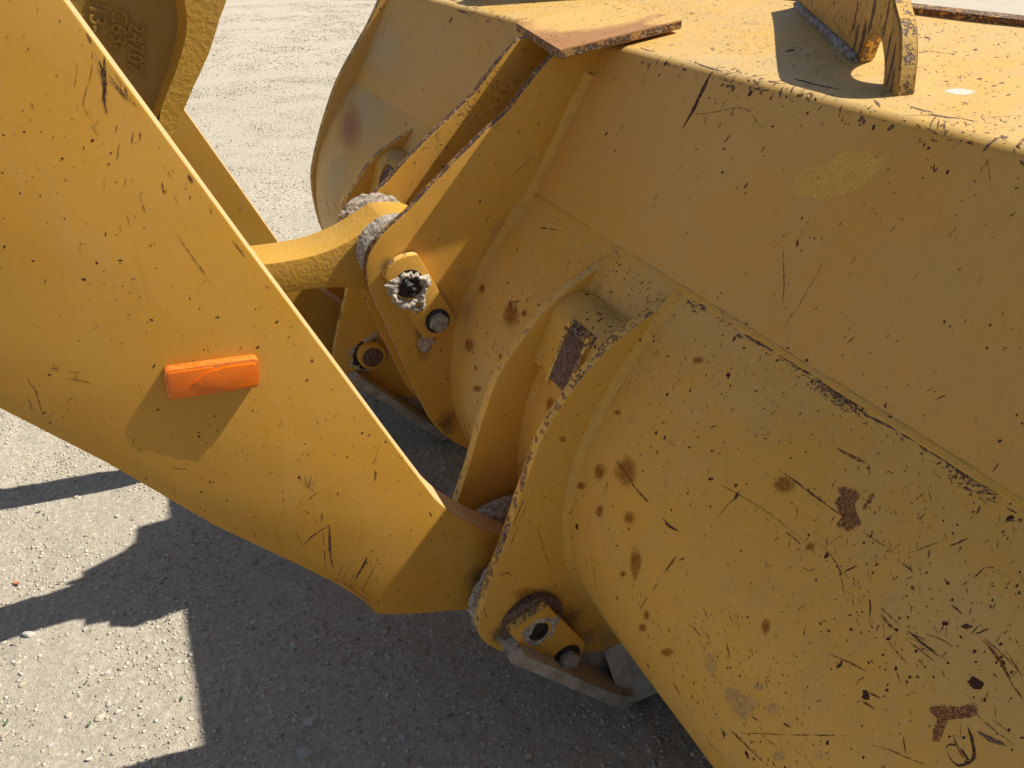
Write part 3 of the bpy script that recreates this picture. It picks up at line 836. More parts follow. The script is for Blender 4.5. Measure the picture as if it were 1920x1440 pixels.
# ================================================================== MARKS: chips, scratches, rust
# traced wear: surface | kind | width (m) | points in that surface's own coordinates (bucket shell: along the bucket, up the plate; flat plates: x, z)
MARK_DATA = (
    'panel|d|0.0095|1.1879,0.3583 1.186,0.3265 1.1814,0.2854 1.1835,0.243;panel|b|0.0014|1.223,0.2689 1.1631,0.2777 1.1135,0.2939 1.0804,0.3063 1.0534,0.3083 1.0286,0.2994 1.005,0.2913 0.9942,0.3051 0.9849,0.3174;'
    'panel|d|0.0048|1.0579,0.2641 1.0657,0.2453;panel|d|0.0026|0.9725,0.2642 0.9767,0.2512;panel|d|0.0056|0.9655,0.2014 0.9668,0.1893;panel|d|0.0025|0.7397,0.2898 0.7415,0.2827;panel|d|0.0042|0.815,0.1531 0.8084,0.1411;'
    'panel|d|0.0031|0.6279,0.2131 0.6259,0.2063;panel|b|0.0015|0.8355,0.1388 0.789,0.0806;panel|b|0.0007|0.6316,0.3433 0.6065,0.3179 0.5908,0.2957;panel|d|0.007|1.3301,0.3574 1.322,0.3417;'
    'panel|b|0.0009|0.7517,0.139 0.7501,0.1185;panel|b|0.0028|0.8379,0.16 0.8441,0.1425;panel|b|0.0015|0.8445,0.1372 0.8449,0.1147 0.8362,0.0991;panel|b|0.0009|0.8143,0.1979 0.8155,0.1778 0.8153,0.1529;'
    'panel|d|0.0019|0.9216,0.1767 0.9198,0.1702;panel|d|0.0022|1.1536,0.1209 1.1543,0.1106;panel|b|0.0011|0.6803,0.3532 0.7257,0.354;panel|do|0.0029|0.9808,0.2954;panel|do|0.0031|1.0553,0.2373;panel|do|0.0031|1.0309,0.2007;'
    'panel|do|0.0028|0.928,0.3292;panel|do|0.0026|0.8378,0.3514;panel|do|0.0035|1.326,0.3236;panel|do|0.0018|0.8541,0.357;panel|do|0.0018|0.8592,0.3325;panel|do|0.0016|0.7229,0.3354;panel|do|0.0016|0.699,0.3384;'
    'panel|do|0.0016|0.6853,0.2899;panel|do|0.0015|0.6176,0.3044;panel|do|0.0017|0.7617,0.1963;panel|do|0.0017|0.7943,0.2632;panel|do|0.0018|0.8417,0.2449;panel|do|0.0018|0.7967,0.1613;panel|do|0.0018|0.7974,0.1405;'
    'panel|do|0.0021|1.1195,0.2198;panel|do|0.0022|1.1572,0.3093;panel|do|0.0021|1.1335,0.3046;panel|do|0.002|1.0298,0.2274;panel|do|0.0018|0.8456,0.3299;panel|do|0.0019|0.9638,0.2483;panel|do|0.0018|0.7883,0.1637;'
    'panel|do|0.0018|0.7777,0.1682;panel|do|0.0021|1.034,0.0853;panel|do|0.001|0.5948,0.232;panel|do|0.001|0.555,0.2119;panel|do|0.0011|0.705,0.1401;panel|do|0.0011|0.7214,0.3228;panel|do|0.0011|0.6942,0.3137;'
    'panel|do|0.0013|0.9119,0.2383;panel|do|0.0012|0.8981,0.2522;panel|do|0.0011|0.7435,0.232;panel|do|0.0011|0.7303,0.2408;panel|do|0.001|0.6178,0.2778;panel|do|0.001|0.6324,0.2521;panel|do|0.001|0.5537,0.2491;'
    'panel|do|0.0014|1.0716,0.1404;panel|do|0.0014|1.0738,0.1913;panel|do|0.0015|1.182,0.1912;panel|do|0.0015|1.1288,0.1583;panel|do|0.0013|0.8685,0.0738;panel|do|0.001|0.6443,0.3496;panel|do|0.0011|0.7135,0.2604;'
    'panel|do|0.0011|0.7283,0.2308;panel|do|0.0011|0.7182,0.2265;panel|do|0.0011|0.7076,0.2239;panel|do|0.0028|0.8142,0.006;panel|do|0.0026|0.7231,0.0087;panel|do|0.0026|0.6843,0.0084;panel|do|0.0021|0.408,0.0455;'
    'panel|do|0.002|0.3999,0.0741;panel|do|0.0017|0.4824,0.1306;panel|do|0.0023|0.8933,0.0277;panel|do|0.0023|0.8942,0.0181;panel|do|0.0017|0.5352,0.1345;panel|do|0.0017|0.4949,0.1556;panel|do|0.0016|0.41,0.0795;'
    'panel|do|0.0014|0.6786,0.0896;panel|do|0.0013|0.5594,0.0329;panel|do|0.0012|0.5037,0.0577;panel|do|0.0014|0.681,0.0375;panel|do|0.0013|0.607,0.0606;panel|do|0.0013|0.5842,0.0897;panel|do|0.0014|0.655,0.075;'
    'panel|do|0.0013|0.5976,0.0319;panel|do|0.0013|0.5375,0.0485;panel|do|0.0012|0.4444,0.0539;panel|do|0.0012|0.471,0.1618;panel|do|0.0014|0.7186,0.0769;panel|do|0.0012|0.4976,0.0262;'
    'panel|d|0.0018|0.3946,0.0246 0.3944,0.0114;panel|b|0.0015|0.8097,0.1084 0.7877,0.08 0.7718,0.0529;panel|b|0.0012|0.7485,0.1295 0.7493,0.0964 0.7482,0.0736 0.7498,0.0459 0.7474,0.0181;'
    'panel|d|0.0014|0.4438,0.0318 0.4436,0.0248;panel|b|0.0007|0.5159,0.0814 0.5235,0.0671;panel|b|0.0009|0.8258,0.0673 0.801,0.0256;panel|b|0.0007|0.4829,0.1675 0.4812,0.1575;panel|d|0.0014|0.4778,0.0553 0.4766,0.0474;'
    'panel|py|0|0.8703,0.2059 0.883,0.2296 0.881,0.2469 0.8641,0.2581 0.8419,0.2668 0.8301,0.2881 0.7978,0.301 0.7726,0.3014 0.752,0.3002 0.7524,0.2736 0.7599,0.2592 0.7735,0.2427 0.7936,0.2287 0.8152,0.2152 0.8427,0.2135;'
    'top|v|0.0066|1.4552,0.0212 1.4185,0.0177 1.3942,0.0219;top|v|0.004|1.0714,-0.0195 1.0454,-0.0182 1.0272,-0.0109;top|v|0.0071|1.0338,0.0449 0.9762,0.0423 0.9286,0.0459;top|v|0.0073|0.794,0.0439 0.7705,0.0406 0.7525,0.0427;'
    'top|v|0.0071|0.7553,0.0346 0.7309,0.0363 0.7116,0.0432;top|v|0.0037|0.7161,0.0449 0.6911,0.0468 0.671,0.0538;top|v|0.0044|1.2592,0.0129 1.2065,0.0073 1.1653,0.0087;top|v|0.0033|1.0561,0.0138 1.0329,0.0106 1.0174,0.0136;'
    'panel|d|0.0038|0.9504,0.3661 0.9394,0.3583;top|sp|0|0.7909,0.1385 0.7667,0.1571 0.7746,0.1189;top|v|0.0027|1.0014,0.2965 0.956,0.2909 0.9409,0.3006;top|b|0.0011|0.6963,0.0616 0.6645,0.1028;'
    'top|d|0.0022|1.1324,0.1607 1.1151,0.1885;top|v|0.0033|0.9706,0.1081 0.9608,0.1238;wrap|v|0.0051|0.869,0.0043 0.834,0.0044;wrap|v|0.0061|0.806,0.0086 0.7618,0.0068 0.7284,0.0053;'
    'wrap|v|0.0041|0.7312,0.0069 0.6954,0.0051 0.6622,0.0057;wrap|v|0.0041|0.561,0.0109 0.5337,0.0082 0.5109,0.0052;wrap|v|0.0045|0.5096,0.0069 0.4836,0.0054;wrap|v|0.0053|0.482,0.0074 0.4624,0.0064 0.4427,0.0065;'
    'wrap|v|0.0052|0.4452,0.0068 0.4235,0.0066 0.4094,0.0077;wrap|v|0.0023|0.3957,0.0087 0.3869,0.0036;'
    'wrap|pr|0|0.5294,0.1071 0.5203,0.0995 0.5082,0.0939 0.4957,0.1003 0.4945,0.1106 0.4872,0.1164 0.4713,0.1265 0.4725,0.1338 0.4767,0.1449 0.4867,0.1489 0.4975,0.1502 0.494,0.1378 0.5058,0.1338 0.5196,0.1262 0.5196,0.1148;'
    'wrap|r|0.0085|0.4874,0.0844 0.4848,0.0985 0.482,0.114;wrap|r|0.0056|0.5147,0.0622 0.5042,0.071;wrap|r|0.0047|0.5623,0.068 0.5384,0.0656 0.5166,0.0619;wrap|d|0.0021|0.6134,0.139 0.5615,0.1354 0.5082,0.135;'
    'wrap|d|0.0013|0.5851,0.1388 0.5154,0.1346 0.4705,0.1323;wrap|b|0.0015|0.4748,0.1309 0.4465,0.1306 0.4152,0.1283;wrap|b|0.001|0.467,0.1327 0.4305,0.1316;'
    'wrap|b|0.0011|0.7174,0.2191 0.6456,0.204 0.5858,0.1945 0.5477,0.1928 0.5093,0.1899;wrap|b|0.0024|0.5613,0.1999 0.5364,0.1975 0.5167,0.1979;wrap|d|0.0046|0.6442,0.1994 0.6426,0.2162;'
    'wrap|b|0.0015|0.641,0.1928 0.646,0.2252 0.6506,0.2547;wrap|d|0.0031|0.7412,0.318 0.7204,0.3206 0.6945,0.3123;wrap|b|0.0033|0.8031,0.3154 0.7778,0.318;wrap|d|0.0027|0.3678,0.0647 0.3773,0.0843;'
    'wrap|b|0.0014|0.388,0.0871 0.3976,0.1031 0.4066,0.1206;wrap|v|0.0029|0.374,0.0108 0.3796,0.0192;wrap|d|0.0014|0.4778,0.004 0.477,0.004;wrap|b|0.0014|0.6721,0.0714 0.6759,0.0856;wrap|d|0.0024|0.7451,0.0475 0.7433,0.0528;'
    'wrap|d|0.0025|0.7501,0.1544 0.7414,0.1452;wrap|v|0.0018|0.5065,0.1392 0.5052,0.1513;wrap|b|0.0009|0.3383,0.0139 0.3514,0.028;wrap|b|0.0008|0.4909,0.1777 0.4834,0.1489;wrap|so|0|0.5912,0.15 0.5732,0.1371 0.5804,0.1628;'
    'wrap|so|0|0.848,0.083 0.8345,0.0756 0.8417,0.0894;wrap|so|0|0.508,0.1915 0.5015,0.1862 0.5032,0.1975;wrap|do|0.0025|0.789,0.0264;wrap|do|0.0024|0.7216,0.0687;wrap|do|0.0022|0.6071,0.1153;wrap|do|0.0018|0.3793,0.0169;'
    'wrap|do|0.0018|0.3589,0.0077;wrap|do|0.0024|0.722,0.1801;wrap|do|0.002|0.4557,0.1269;wrap|do|0.002|0.4557,0.1428;wrap|do|0.0015|0.7836,0.0626;wrap|do|0.0016|0.8202,0.1496;wrap|do|0.0014|0.6028,0.0211;'
    'wrap|do|0.0014|0.6772,0.0522;wrap|do|0.0014|0.6196,0.0419;wrap|do|0.0013|0.5144,0.045;wrap|do|0.0013|0.5638,0.0378;wrap|do|0.0014|0.6592,0.109;wrap|do|0.0016|0.8668,0.1134;wrap|do|0.0017|0.8805,0.1895;'
    'wrap|do|0.0012|0.4709,0.0139;wrap|do|0.0012|0.4365,0.025;wrap|do|0.0011|0.3884,0.0283;wrap|do|0.0012|0.45,0.0879;wrap|do|0.0016|0.7645,0.2688;wrap|do|0.0015|0.7128,0.1584;wrap|do|0.0014|0.6039,0.0727;'
    'wrap|do|0.0011|0.3503,0.0263;wrap|r|0.005|0.6798,0.3467 0.685,0.3668 0.6908,0.3886;wrap|b|0.0024|0.6586,0.3296 0.6745,0.3521;wrap|b|0.0016|0.6948,0.4069 0.7033,0.4391;wrap|b|0.002|0.7102,0.4582 0.7245,0.5009;'
    'wrap|b|0.0013|0.6871,0.4834 0.6543,0.4913;wrap|b|0.002|0.4968,0.1798 0.4765,0.1828 0.4609,0.1876 0.4473,0.1986 0.4329,0.2122;wrap|d|0.002|0.4441,0.1696 0.4535,0.1885;'
    'wrap|b|0.0012|0.4589,0.1859 0.4376,0.1901 0.4139,0.1922;wrap|d|0.0019|0.4174,0.1836 0.4045,0.1957 0.3954,0.2093;wrap|b|0.001|0.4284,0.2012 0.4183,0.2119;wrap|b|0.0007|0.4205,0.1958 0.4131,0.2034;'
    'wrap|r|0.0028|0.3998,0.1946 0.3795,0.1977 0.3606,0.1998;wrap|b|0.0016|0.3969,0.1904 0.3757,0.1911 0.3599,0.1931;wrap|b|0.0019|0.3835,0.1983 0.3683,0.201;wrap|b|0.0014|0.3831,0.1794 0.3764,0.1871;'
    'wrap|d|0.0025|0.3539,0.1905 0.3323,0.1893 0.3109,0.1897;wrap|v|0.0032|0.3468,0.1717 0.3297,0.1696;wrap|b|0.0018|0.3372,0.1791 0.3232,0.1731 0.3087,0.17;wrap|b|0.0018|0.3493,0.1998 0.3316,0.1976 0.3115,0.1961;'
    'wrap|b|0.0016|0.3611,0.2166 0.332,0.2197;wrap|b|0.0011|0.3474,0.1949 0.3251,0.1883 0.3034,0.186;wrap|d|0.002|0.3484,0.1898 0.3349,0.1859;wrap|d|0.0022|0.2938,0.13 0.3005,0.144;wrap|d|0.0053|0.315,0.1477 0.3062,0.1394;'
    'wrap|b|0.0022|0.3359,0.135 0.3281,0.1352 0.3223,0.1362;wrap|r|0.0042|0.2915,0.144 0.2788,0.1458 0.2638,0.1506 0.242,0.1623;wrap|b|0.0017|0.2916,0.1412 0.2748,0.1418 0.2475,0.1452;wrap|b|0.0017|0.2657,0.1385 0.2439,0.1471;'
    'wrap|r|0.0029|0.2482,0.1598 0.2304,0.1647;wrap|b|0.0014|0.257,0.1381 0.2461,0.141;wrap|d|0.0018|0.3353,0.0802 0.3365,0.0934 0.3411,0.1125;wrap|b|0.0011|0.3254,0.0677 0.3348,0.0809;wrap|r|0.0024|0.4081,0.1337 0.39,0.133;'
    'wrap|b|0.0014|0.3858,0.1366 0.3906,0.1451;wrap|r|0.0027|0.4124,0.2815 0.3827,0.2684 0.358,0.2599;wrap|b|0.001|0.3979,0.2825 0.3832,0.2776;wrap|b|0.0019|0.3674,0.2859 0.3478,0.2788 0.3291,0.2709;'
    'wrap|r|0.0033|0.3474,0.2927 0.3304,0.2878;wrap|b|0.0019|0.3605,0.2682 0.3639,0.2784;wrap|b|0.0014|0.3075,0.2357 0.3148,0.2508;wrap|d|0.0025|0.5496,0.2892 0.5366,0.2794;'
    'wrap|b|0.0024|0.6096,0.4194 0.5946,0.4199 0.5815,0.42;wrap|d|0.0021|0.5932,0.3797 0.5832,0.3837;wrap|b|0.0034|0.5399,0.3883 0.5233,0.4027;wrap|b|0.0023|0.5786,0.4062 0.565,0.4107;wrap|b|0.001|0.438,0.1336 0.4185,0.1316;'
    'wrap|b|0.001|0.3868,0.2516 0.389,0.264;wrap|b|0.0008|0.5036,0.2201 0.4855,0.2155;wrap|b|0.0015|0.3898,0.3398 0.3841,0.3308;wrap|do|0.0027|0.4041,0.2357;wrap|do|0.0025|0.3535,0.1184;wrap|do|0.0026|0.3785,0.1479;'
    'wrap|do|0.0024|0.3087,0.1563;wrap|do|0.0025|0.3388,0.2336;wrap|do|0.0025|0.3329,0.26;wrap|do|0.0034|0.5727,0.5443;wrap|do|0.0034|0.559,0.5403;wrap|do|0.0019|0.3781,0.1596;wrap|do|0.0017|0.3061,0.1099;'
    'wrap|do|0.0019|0.3689,0.1848;wrap|do|0.0019|0.3643,0.2468;wrap|do|0.0019|0.3587,0.2319;wrap|do|0.0018|0.3246,0.2072;wrap|do|0.0017|0.2827,0.1667;wrap|do|0.0018|0.3021,0.1877;wrap|do|0.0018|0.3217,0.236;'
    'wrap|do|0.0017|0.2756,0.1883;wrap|do|0.0017|0.2543,0.1916;wrap|do|0.0018|0.3772,0.1242;wrap|do|0.0021|0.4754,0.2194;wrap|do|0.0018|0.3384,0.1299;wrap|do|0.0018|0.317,0.2085;wrap|do|0.0018|0.3224,0.2291;'
    'wrap|do|0.0018|0.3162,0.2227;wrap|do|0.0018|0.3039,0.2101;wrap|do|0.0014|0.534,0.335;wrap|do|0.0015|0.5894,0.3947;wrap|do|0.0015|0.5738,0.381;wrap|do|0.0016|0.6807,0.4613;wrap|do|0.0015|0.6478,0.4131;'
    'wrap|do|0.0014|0.5407,0.3394;wrap|do|0.0014|0.5436,0.3569;wrap|do|0.0014|0.5073,0.395;wrap|do|0.0014|0.4987,0.4094;wrap|do|0.0013|0.4589,0.3449;wrap|do|0.0013|0.4058,0.3482;wrap|do|0.0013|0.4368,0.2523;'
    'wrap|do|0.0013|0.4357,0.2875;wrap|do|0.0013|0.4339,0.3558;wrap|do|0.0012|0.4161,0.1934;wrap|do|0.0013|0.4426,0.364;wrap|do|0.0012|0.4112,0.2143;wrap|do|0.0011|0.3409,0.2189;wrap|do|0.0012|0.3535,0.2453;'
    'wrap|do|0.0011|0.3273,0.2418;wrap|do|0.0011|0.3053,0.166;wrap|do|0.0011|0.3276,0.167;'
    'wrap|pr|0|0.2897,0.2414 0.2834,0.2281 0.2684,0.2139 0.258,0.1979 0.2493,0.2062 0.2554,0.2187 0.268,0.234 0.2651,0.2471 0.2611,0.2611 0.2661,0.2674 0.2727,0.2592 0.2767,0.2451;'
    'wrap|d|0.0032|0.2525,0.2609 0.2524,0.2541 0.2465,0.249 0.2381,0.2501 0.2321,0.2533 0.2334,0.2631 0.2421,0.2657 0.2511,0.2623;wrap|d|0.004|0.2502,0.226 0.24,0.2333 0.2293,0.2455 0.232,0.2626;'
    'wrap|v|0.0054|0.2413,0.2218 0.2273,0.2187 0.2144,0.213;wrap|r|0.0019|0.2648,0.2052 0.2432,0.2024 0.2176,0.1998;wrap|b|0.0015|0.2597,0.209 0.2339,0.2091 0.2091,0.2063;'
    'wrap|r|0.0019|0.2581,0.2428 0.2463,0.2493 0.2336,0.2557;wrap|b|0.0014|0.467,0.4938 0.4343,0.4519 0.4043,0.4169;wrap|r|0.0017|0.4043,0.4169 0.3733,0.3799 0.3382,0.3389;'
    'wrap|b|0.0019|0.4402,0.4576 0.4227,0.4513 0.4079,0.4475;wrap|d|0.0036|0.4149,0.4069 0.4027,0.4014;wrap|r|0.0068|0.486,0.5106 0.4675,0.5054 0.4492,0.5015 0.4193,0.4949;wrap|b|0.0031|0.3881,0.4404 0.3728,0.4335;'
    'wrap|r|0.0016|0.3161,0.3275 0.2942,0.3114 0.2697,0.2981 0.2492,0.2858;wrap|d|0.0033|0.313,0.3365 0.3064,0.3346;wrap|b|0.0015|0.385,0.4232 0.3659,0.4181 0.355,0.4193;wrap|b|0.002|0.4035,0.3828 0.3972,0.381;'
    'wrap|b|0.002|0.5474,0.4564 0.5184,0.4537;wrap|r|0.0071|0.6228,0.5693 0.6036,0.5796;wrap|b|0.003|0.6269,0.6462 0.5986,0.6282;wrap|b|0.0032|0.5847,0.6256 0.5606,0.6444;wrap|b|0.0029|0.5625,0.6547 0.5369,0.6572;'
    'wrap|b|0.0021|0.5363,0.6049 0.4782,0.5933;wrap|b|0.0025|0.4601,0.4481 0.4463,0.4415;wrap|b|0.0017|0.484,0.4517 0.4789,0.454;wrap|sg|0|0.5506,0.4409 0.5313,0.4203 0.5405,0.4703;'
    'wrap|sg|0|0.4979,0.4491 0.4731,0.4206 0.4901,0.4718;wrap|sg|0|0.477,0.4476 0.4466,0.4119 0.4677,0.4743;wrap|sg|0|0.4351,0.4025 0.4216,0.3869 0.43,0.414;wrap|sg|0|0.4654,0.3964 0.455,0.3849 0.4613,0.4053;'
    'wrap|sg|0|0.3556,0.3953 0.3483,0.3861 0.3518,0.4035;wrap|sg|0|0.4014,0.4567 0.3889,0.4403 0.3973,0.468;wrap|so|0|0.4966,0.318 0.4894,0.3113 0.4882,0.3313;wrap|so|0|0.6414,0.5151 0.6214,0.4931 0.6395,0.5276;'
    'wrap|so|0|0.9491,0.4038 0.9277,0.3888 0.9456,0.4131;wrap|so|0|0.8808,0.4101 0.8672,0.4 0.8747,0.4269;wrap|so|0|0.8038,0.3674 0.7856,0.3537 0.7969,0.3813;wrap|so|0|0.7585,0.4265 0.7397,0.4106 0.7466,0.4625;'
    'wrap|so|0|0.7826,0.4721 0.7714,0.4621 0.7806,0.4805;wrap|so|0|0.7052,0.4944 0.6947,0.4841 0.7025,0.5088;wrap|so|0|0.7106,0.529 0.6969,0.5146 0.7095,0.543;wrap|so|0|0.6429,0.5178 0.6206,0.4932 0.6411,0.5305;'
    'wrap|b|0.0036|0.8369,0.3134 0.8051,0.3155 0.7735,0.3148;wrap|d|0.0028|0.738,0.3174 0.719,0.3175 0.6951,0.3127;wrap|r|0.0037|0.6799,0.3461 0.6904,0.3866;wrap|b|0.0019|0.873,0.5189 0.8669,0.5999 0.8486,0.6543;'
    'wrap|b|0.0015|0.8812,0.5085 0.8774,0.5331;wrap|b|0.0016|0.697,0.416 0.7028,0.4382;wrap|b|0.002|0.7109,0.4567 0.7236,0.501;wrap|b|0.0014|0.881,0.3436 0.8815,0.3801;wrap|b|0.0014|0.8767,0.3831 0.8766,0.4069;'
    'wrap|b|0.0019|0.9135,0.553 0.9148,0.5679;wrap|b|0.0019|0.8995,0.5375 0.9017,0.5582;wrap|so|0|1.3715,0.2434 1.3339,0.2262 1.3415,0.2739;wrap|so|0|1.5262,0.2461 1.5086,0.2386 1.5111,0.2607;'
    'wrap|so|0|1.3258,0.22 1.3116,0.2134 1.3162,0.2292;wrap|so|0|1.495,0.38 1.4615,0.3639 1.4862,0.4022;wrap|so|0|1.4231,0.4576 1.3873,0.438 1.4216,0.4688;wrap|so|0|1.4438,0.4125 1.4335,0.4072 1.4402,0.4244;'
    'wrap|so|0|1.3436,0.3339 1.3344,0.3293 1.3369,0.3443;wrap|so|0|0.9125,0.3473 0.8932,0.3344 0.9022,0.3659;wrap|so|0|0.8514,0.3063 0.8212,0.286 0.8323,0.3339;wrap|so|0|0.9499,0.4021 0.9306,0.3887 0.9473,0.4084;'
    'wrap|so|0|1.1139,0.3249 1.0938,0.3135 1.1019,0.3429;wrap|so|0|0.9361,0.2389 0.9242,0.2318 0.9307,0.2448;wrap|d|0.007|1.3999,0.2212 1.3736,0.2344;wrap|d|0.0044|1.3962,0.2246 1.3581,0.2036;'
    'wrap|b|0.0024|0.8893,0.3069 0.8535,0.3077 0.8142,0.3112;wrap|d|0.0021|0.8822,0.3416 0.884,0.3618;wrap|d|0.0047|1.4133,0.004 1.4023,0.004;wrap|d|0.0044|1.2518,0.004 1.2417,0.0024;wrap|d|0.0043|1.2119,0.004 1.2027,0.004;'
    'wrap|d|0.0043|1.199,0.004 1.1898,0.0006;wrap|d|0.0042|1.1671,0.0002 1.1576,0.0036;wrap|d|0.0042|1.1485,0.004 1.1397,0.0008;wrap|d|0.004|1.0903,0.004 1.0822,0.004;wrap|d|0.004|1.0556,0.004 1.0478,0.004;'
    'wrap|d|0.0039|1.0276,0.004 1.0199,0.004;wrap|d|0.0038|1.0054,0.004 0.998,0.004;wrap|d|0.0038|0.969,0.004 0.9618,0.004;wrap|d|0.0037|0.9585,0.004 0.951,0.0023;wrap|d|0.0039|1.4517,0.0517 1.4286,0.0472 1.3878,0.0353;'
    'wrap|do|0.003|1.1457,0.0388;wrap|do|0.003|1.1484,0.0238;wrap|do|0.003|1.1131,0.0428;wrap|sk|0|2.8537,0.1481 2.6815,0.1065 2.6789,0.2585;wrap|sw|0|2.7983,0.0701 2.386,0.004 2.5064,0.2468;'
    'wrap|sw|0|2.8003,0.3364 2.5524,0.2671 2.7928,0.5315;panel|sw|0|2.9192,0.1548 2.5701,0.2037 2.7257,0.0104;wrap|b|0.0044|2.7969,0.41 2.7072,0.4277;wrap|b|0.0076|2.9197,0.4149 2.8083,0.5051;'
    'wrap|b|0.0036|2.7587,0.3545 2.6856,0.3919;wrap|b|0.0039|3.0183,0.4587 2.9395,0.5152;panel|v|0.0037|2.9774,0.3251 2.9881,0.2429 2.9521,0.1427 2.9791,0.0317;panel|b|0.0022|2.0779,0.3533 2.0916,0.3045 2.1271,0.2744;'
    'top|v|0.0089|2.5878,0.0283 2.4823,0.0275;top|v|0.0084|2.4172,-0.019 2.323,-0.0183;top|v|0.0085|2.4866,-0.0518 2.3886,-0.0501;panel|d|0.004|1.3718,0.3428 1.3712,0.3259;panel|d|0.0032|1.3535,0.3538 1.3528,0.3372;'
    'panel|d|0.007|1.3293,0.3535 1.3258,0.3415;panel|d|0.0055|1.3271,0.3234 1.3265,0.3227;panel|d|0.0047|1.3174,0.3513 1.314,0.3434;arm|d|0.0037|-0.0174,1.61 -0.0222,1.5845 -0.0278,1.5674 -0.0301,1.5473;'
    'arm|d|0.0023|-0.0226,1.6061 -0.0238,1.589 -0.0275,1.5784;arm|d|0.0021|-0.0181,1.5908 -0.0099,1.5726 -0.0041,1.5609;arm|d|0.0028|-0.0093,1.5748 -0.0084,1.568;arm|b|0.0012|-0.0283,1.6001 -0.0239,1.5847 -0.0252,1.5582;'
    'arm|r|0.0009|-0.0445,1.5775 -0.0515,1.5605 -0.0498,1.5492 -0.0449,1.5437;arm|r|0.0007|-0.0414,1.5816 -0.0479,1.5646 -0.0453,1.5488;arm|b|0.0009|-0.028,1.617 -0.0319,1.6003 -0.0425,1.5774;'
    'arm|b|0.0007|-0.0266,1.6148 -0.0242,1.5998 -0.028,1.5806;arm|b|0.0012|-0.0197,1.5844 -0.0135,1.5751 -0.0008,1.5561;arm|d|0.0019|-0.0035,1.5765 -0.0041,1.5609;arm|r|0.0012|-0.0035,1.5676 0.0045,1.5511;'
    'arm|b|0.0007|-0.0474,1.6056 -0.0491,1.5951 -0.0572,1.5764;arm|d|0.004|-0.0292,1.6347 -0.0262,1.6242;arm|d|0.0027|-0.0215,1.6103 -0.0172,1.6026;arm|b|0.0012|-0.0108,1.5902 -0.0067,1.5768;'
    'arm|b|0.0016|-0.0682,1.5944 -0.0764,1.5882;arm|b|0.0018|-0.0728,1.5836 -0.0761,1.5807;arm|b|0.0009|-0.0497,1.5374 -0.0448,1.5231;arm|b|0.0009|-0.0408,1.5415 -0.0476,1.533;arm|b|0.0014|-0.0222,1.5347 -0.0269,1.5235;'
    'arm|b|0.0014|-0.0062,1.527 -0.0118,1.5101;arm|b|0.0012|0.0034,1.5378 -0.0018,1.5114;arm|b|0.0012|-0.0249,1.5139 -0.0319,1.4932;arm|b|0.0008|0.0172,1.4825 0.0255,1.4614;arm|b|0.002|0.0113,1.4612 0.0109,1.4466;'
    'arm|b|0.0018|0.0144,1.4518 0.0122,1.4462;arm|b|0.0018|0.0411,1.4412 0.0385,1.4343;arm|b|0.002|0.0396,1.4511 0.036,1.4489;arm|b|0.0013|-0.018,1.4472 -0.0172,1.4369 -0.0154,1.4244;arm|b|0.0008|0.0215,1.4431 0.0241,1.4305;'
    'arm|b|0.001|-0.0378,1.4264 -0.0378,1.4107;arm|b|0.001|-0.0492,1.4135 -0.0495,1.4046;arm|b|0.001|-0.0285,1.4281 -0.0285,1.4203;arm|r|0.001|-0.0273,1.4736 -0.0302,1.4615;arm|r|0.0007|-0.0207,1.4727 -0.0219,1.4629;'
    'arm|r|0.0007|-0.0524,1.4718 -0.0543,1.4597;arm|b|0.0011|0.0132,1.393 0.0245,1.3643 0.0395,1.322;arm|b|0.0022|0.0803,1.3724 0.0929,1.3458;arm|d|0.0031|0.0434,1.4672 0.0469,1.4553;arm|r|0.0016|0.0594,1.426 0.0622,1.4121;'
    'arm|do|0.0017|-0.0894,1.5023;arm|do|0.0017|-0.0522,1.5196;arm|do|0.0017|-0.0422,1.4901;arm|do|0.0015|-0.0519,1.648;arm|do|0.0017|-0.0369,1.5027;arm|do|0.0017|-0.0638,1.512;arm|do|0.0009|-0.1068,1.6348;'
    'arm|do|0.0009|-0.0908,1.6339;arm|do|0.0009|-0.0901,1.6218;arm|do|0.0009|-0.0853,1.5743;arm|do|0.0009|-0.1026,1.5345;arm|do|0.0009|-0.1095,1.5481;arm|do|0.001|-0.0925,1.477;arm|do|0.0009|-0.1175,1.4932;'
    'arm|do|0.0009|-0.1297,1.535;arm|do|0.0009|-0.0347,1.638;arm|do|0.0009|-0.0077,1.5768;arm|do|0.0009|-0.0871,1.557;arm|do|0.001|0.0268,1.4731;arm|do|0.001|-0.1005,1.3897;arm|do|0.001|-0.0194,1.3828;'
    'arm|do|0.001|-0.1614,1.3922;arm|do|0.001|-0.0812,1.3579;arm|b|0.0011|0.0173,1.3835 0.033,1.3442 0.0473,1.3044;arm|b|0.0015|-0.1464,1.3609 -0.149,1.3538;arm|b|0.0008|-0.1074,1.2863 -0.1133,1.2782;'
    'arm|b|0.0021|-0.1786,1.2382 -0.164,1.2327;arm|b|0.0013|-0.1729,1.2398 -0.1638,1.2363;arm|b|0.0013|-0.1718,1.2328 -0.1666,1.2303;arm|b|0.0016|-0.1628,1.2181 -0.1477,1.2111 -0.1346,1.2032;'
    'arm|b|0.0024|-0.1575,1.218 -0.1521,1.2129;arm|b|0.0011|-0.158,1.2269 -0.1412,1.222;arm|b|0.0013|-0.1482,1.2259 -0.1515,1.2152;arm|b|0.0019|-0.2067,1.2386 -0.2043,1.2218 -0.2012,1.2063 -0.2043,1.1679;'
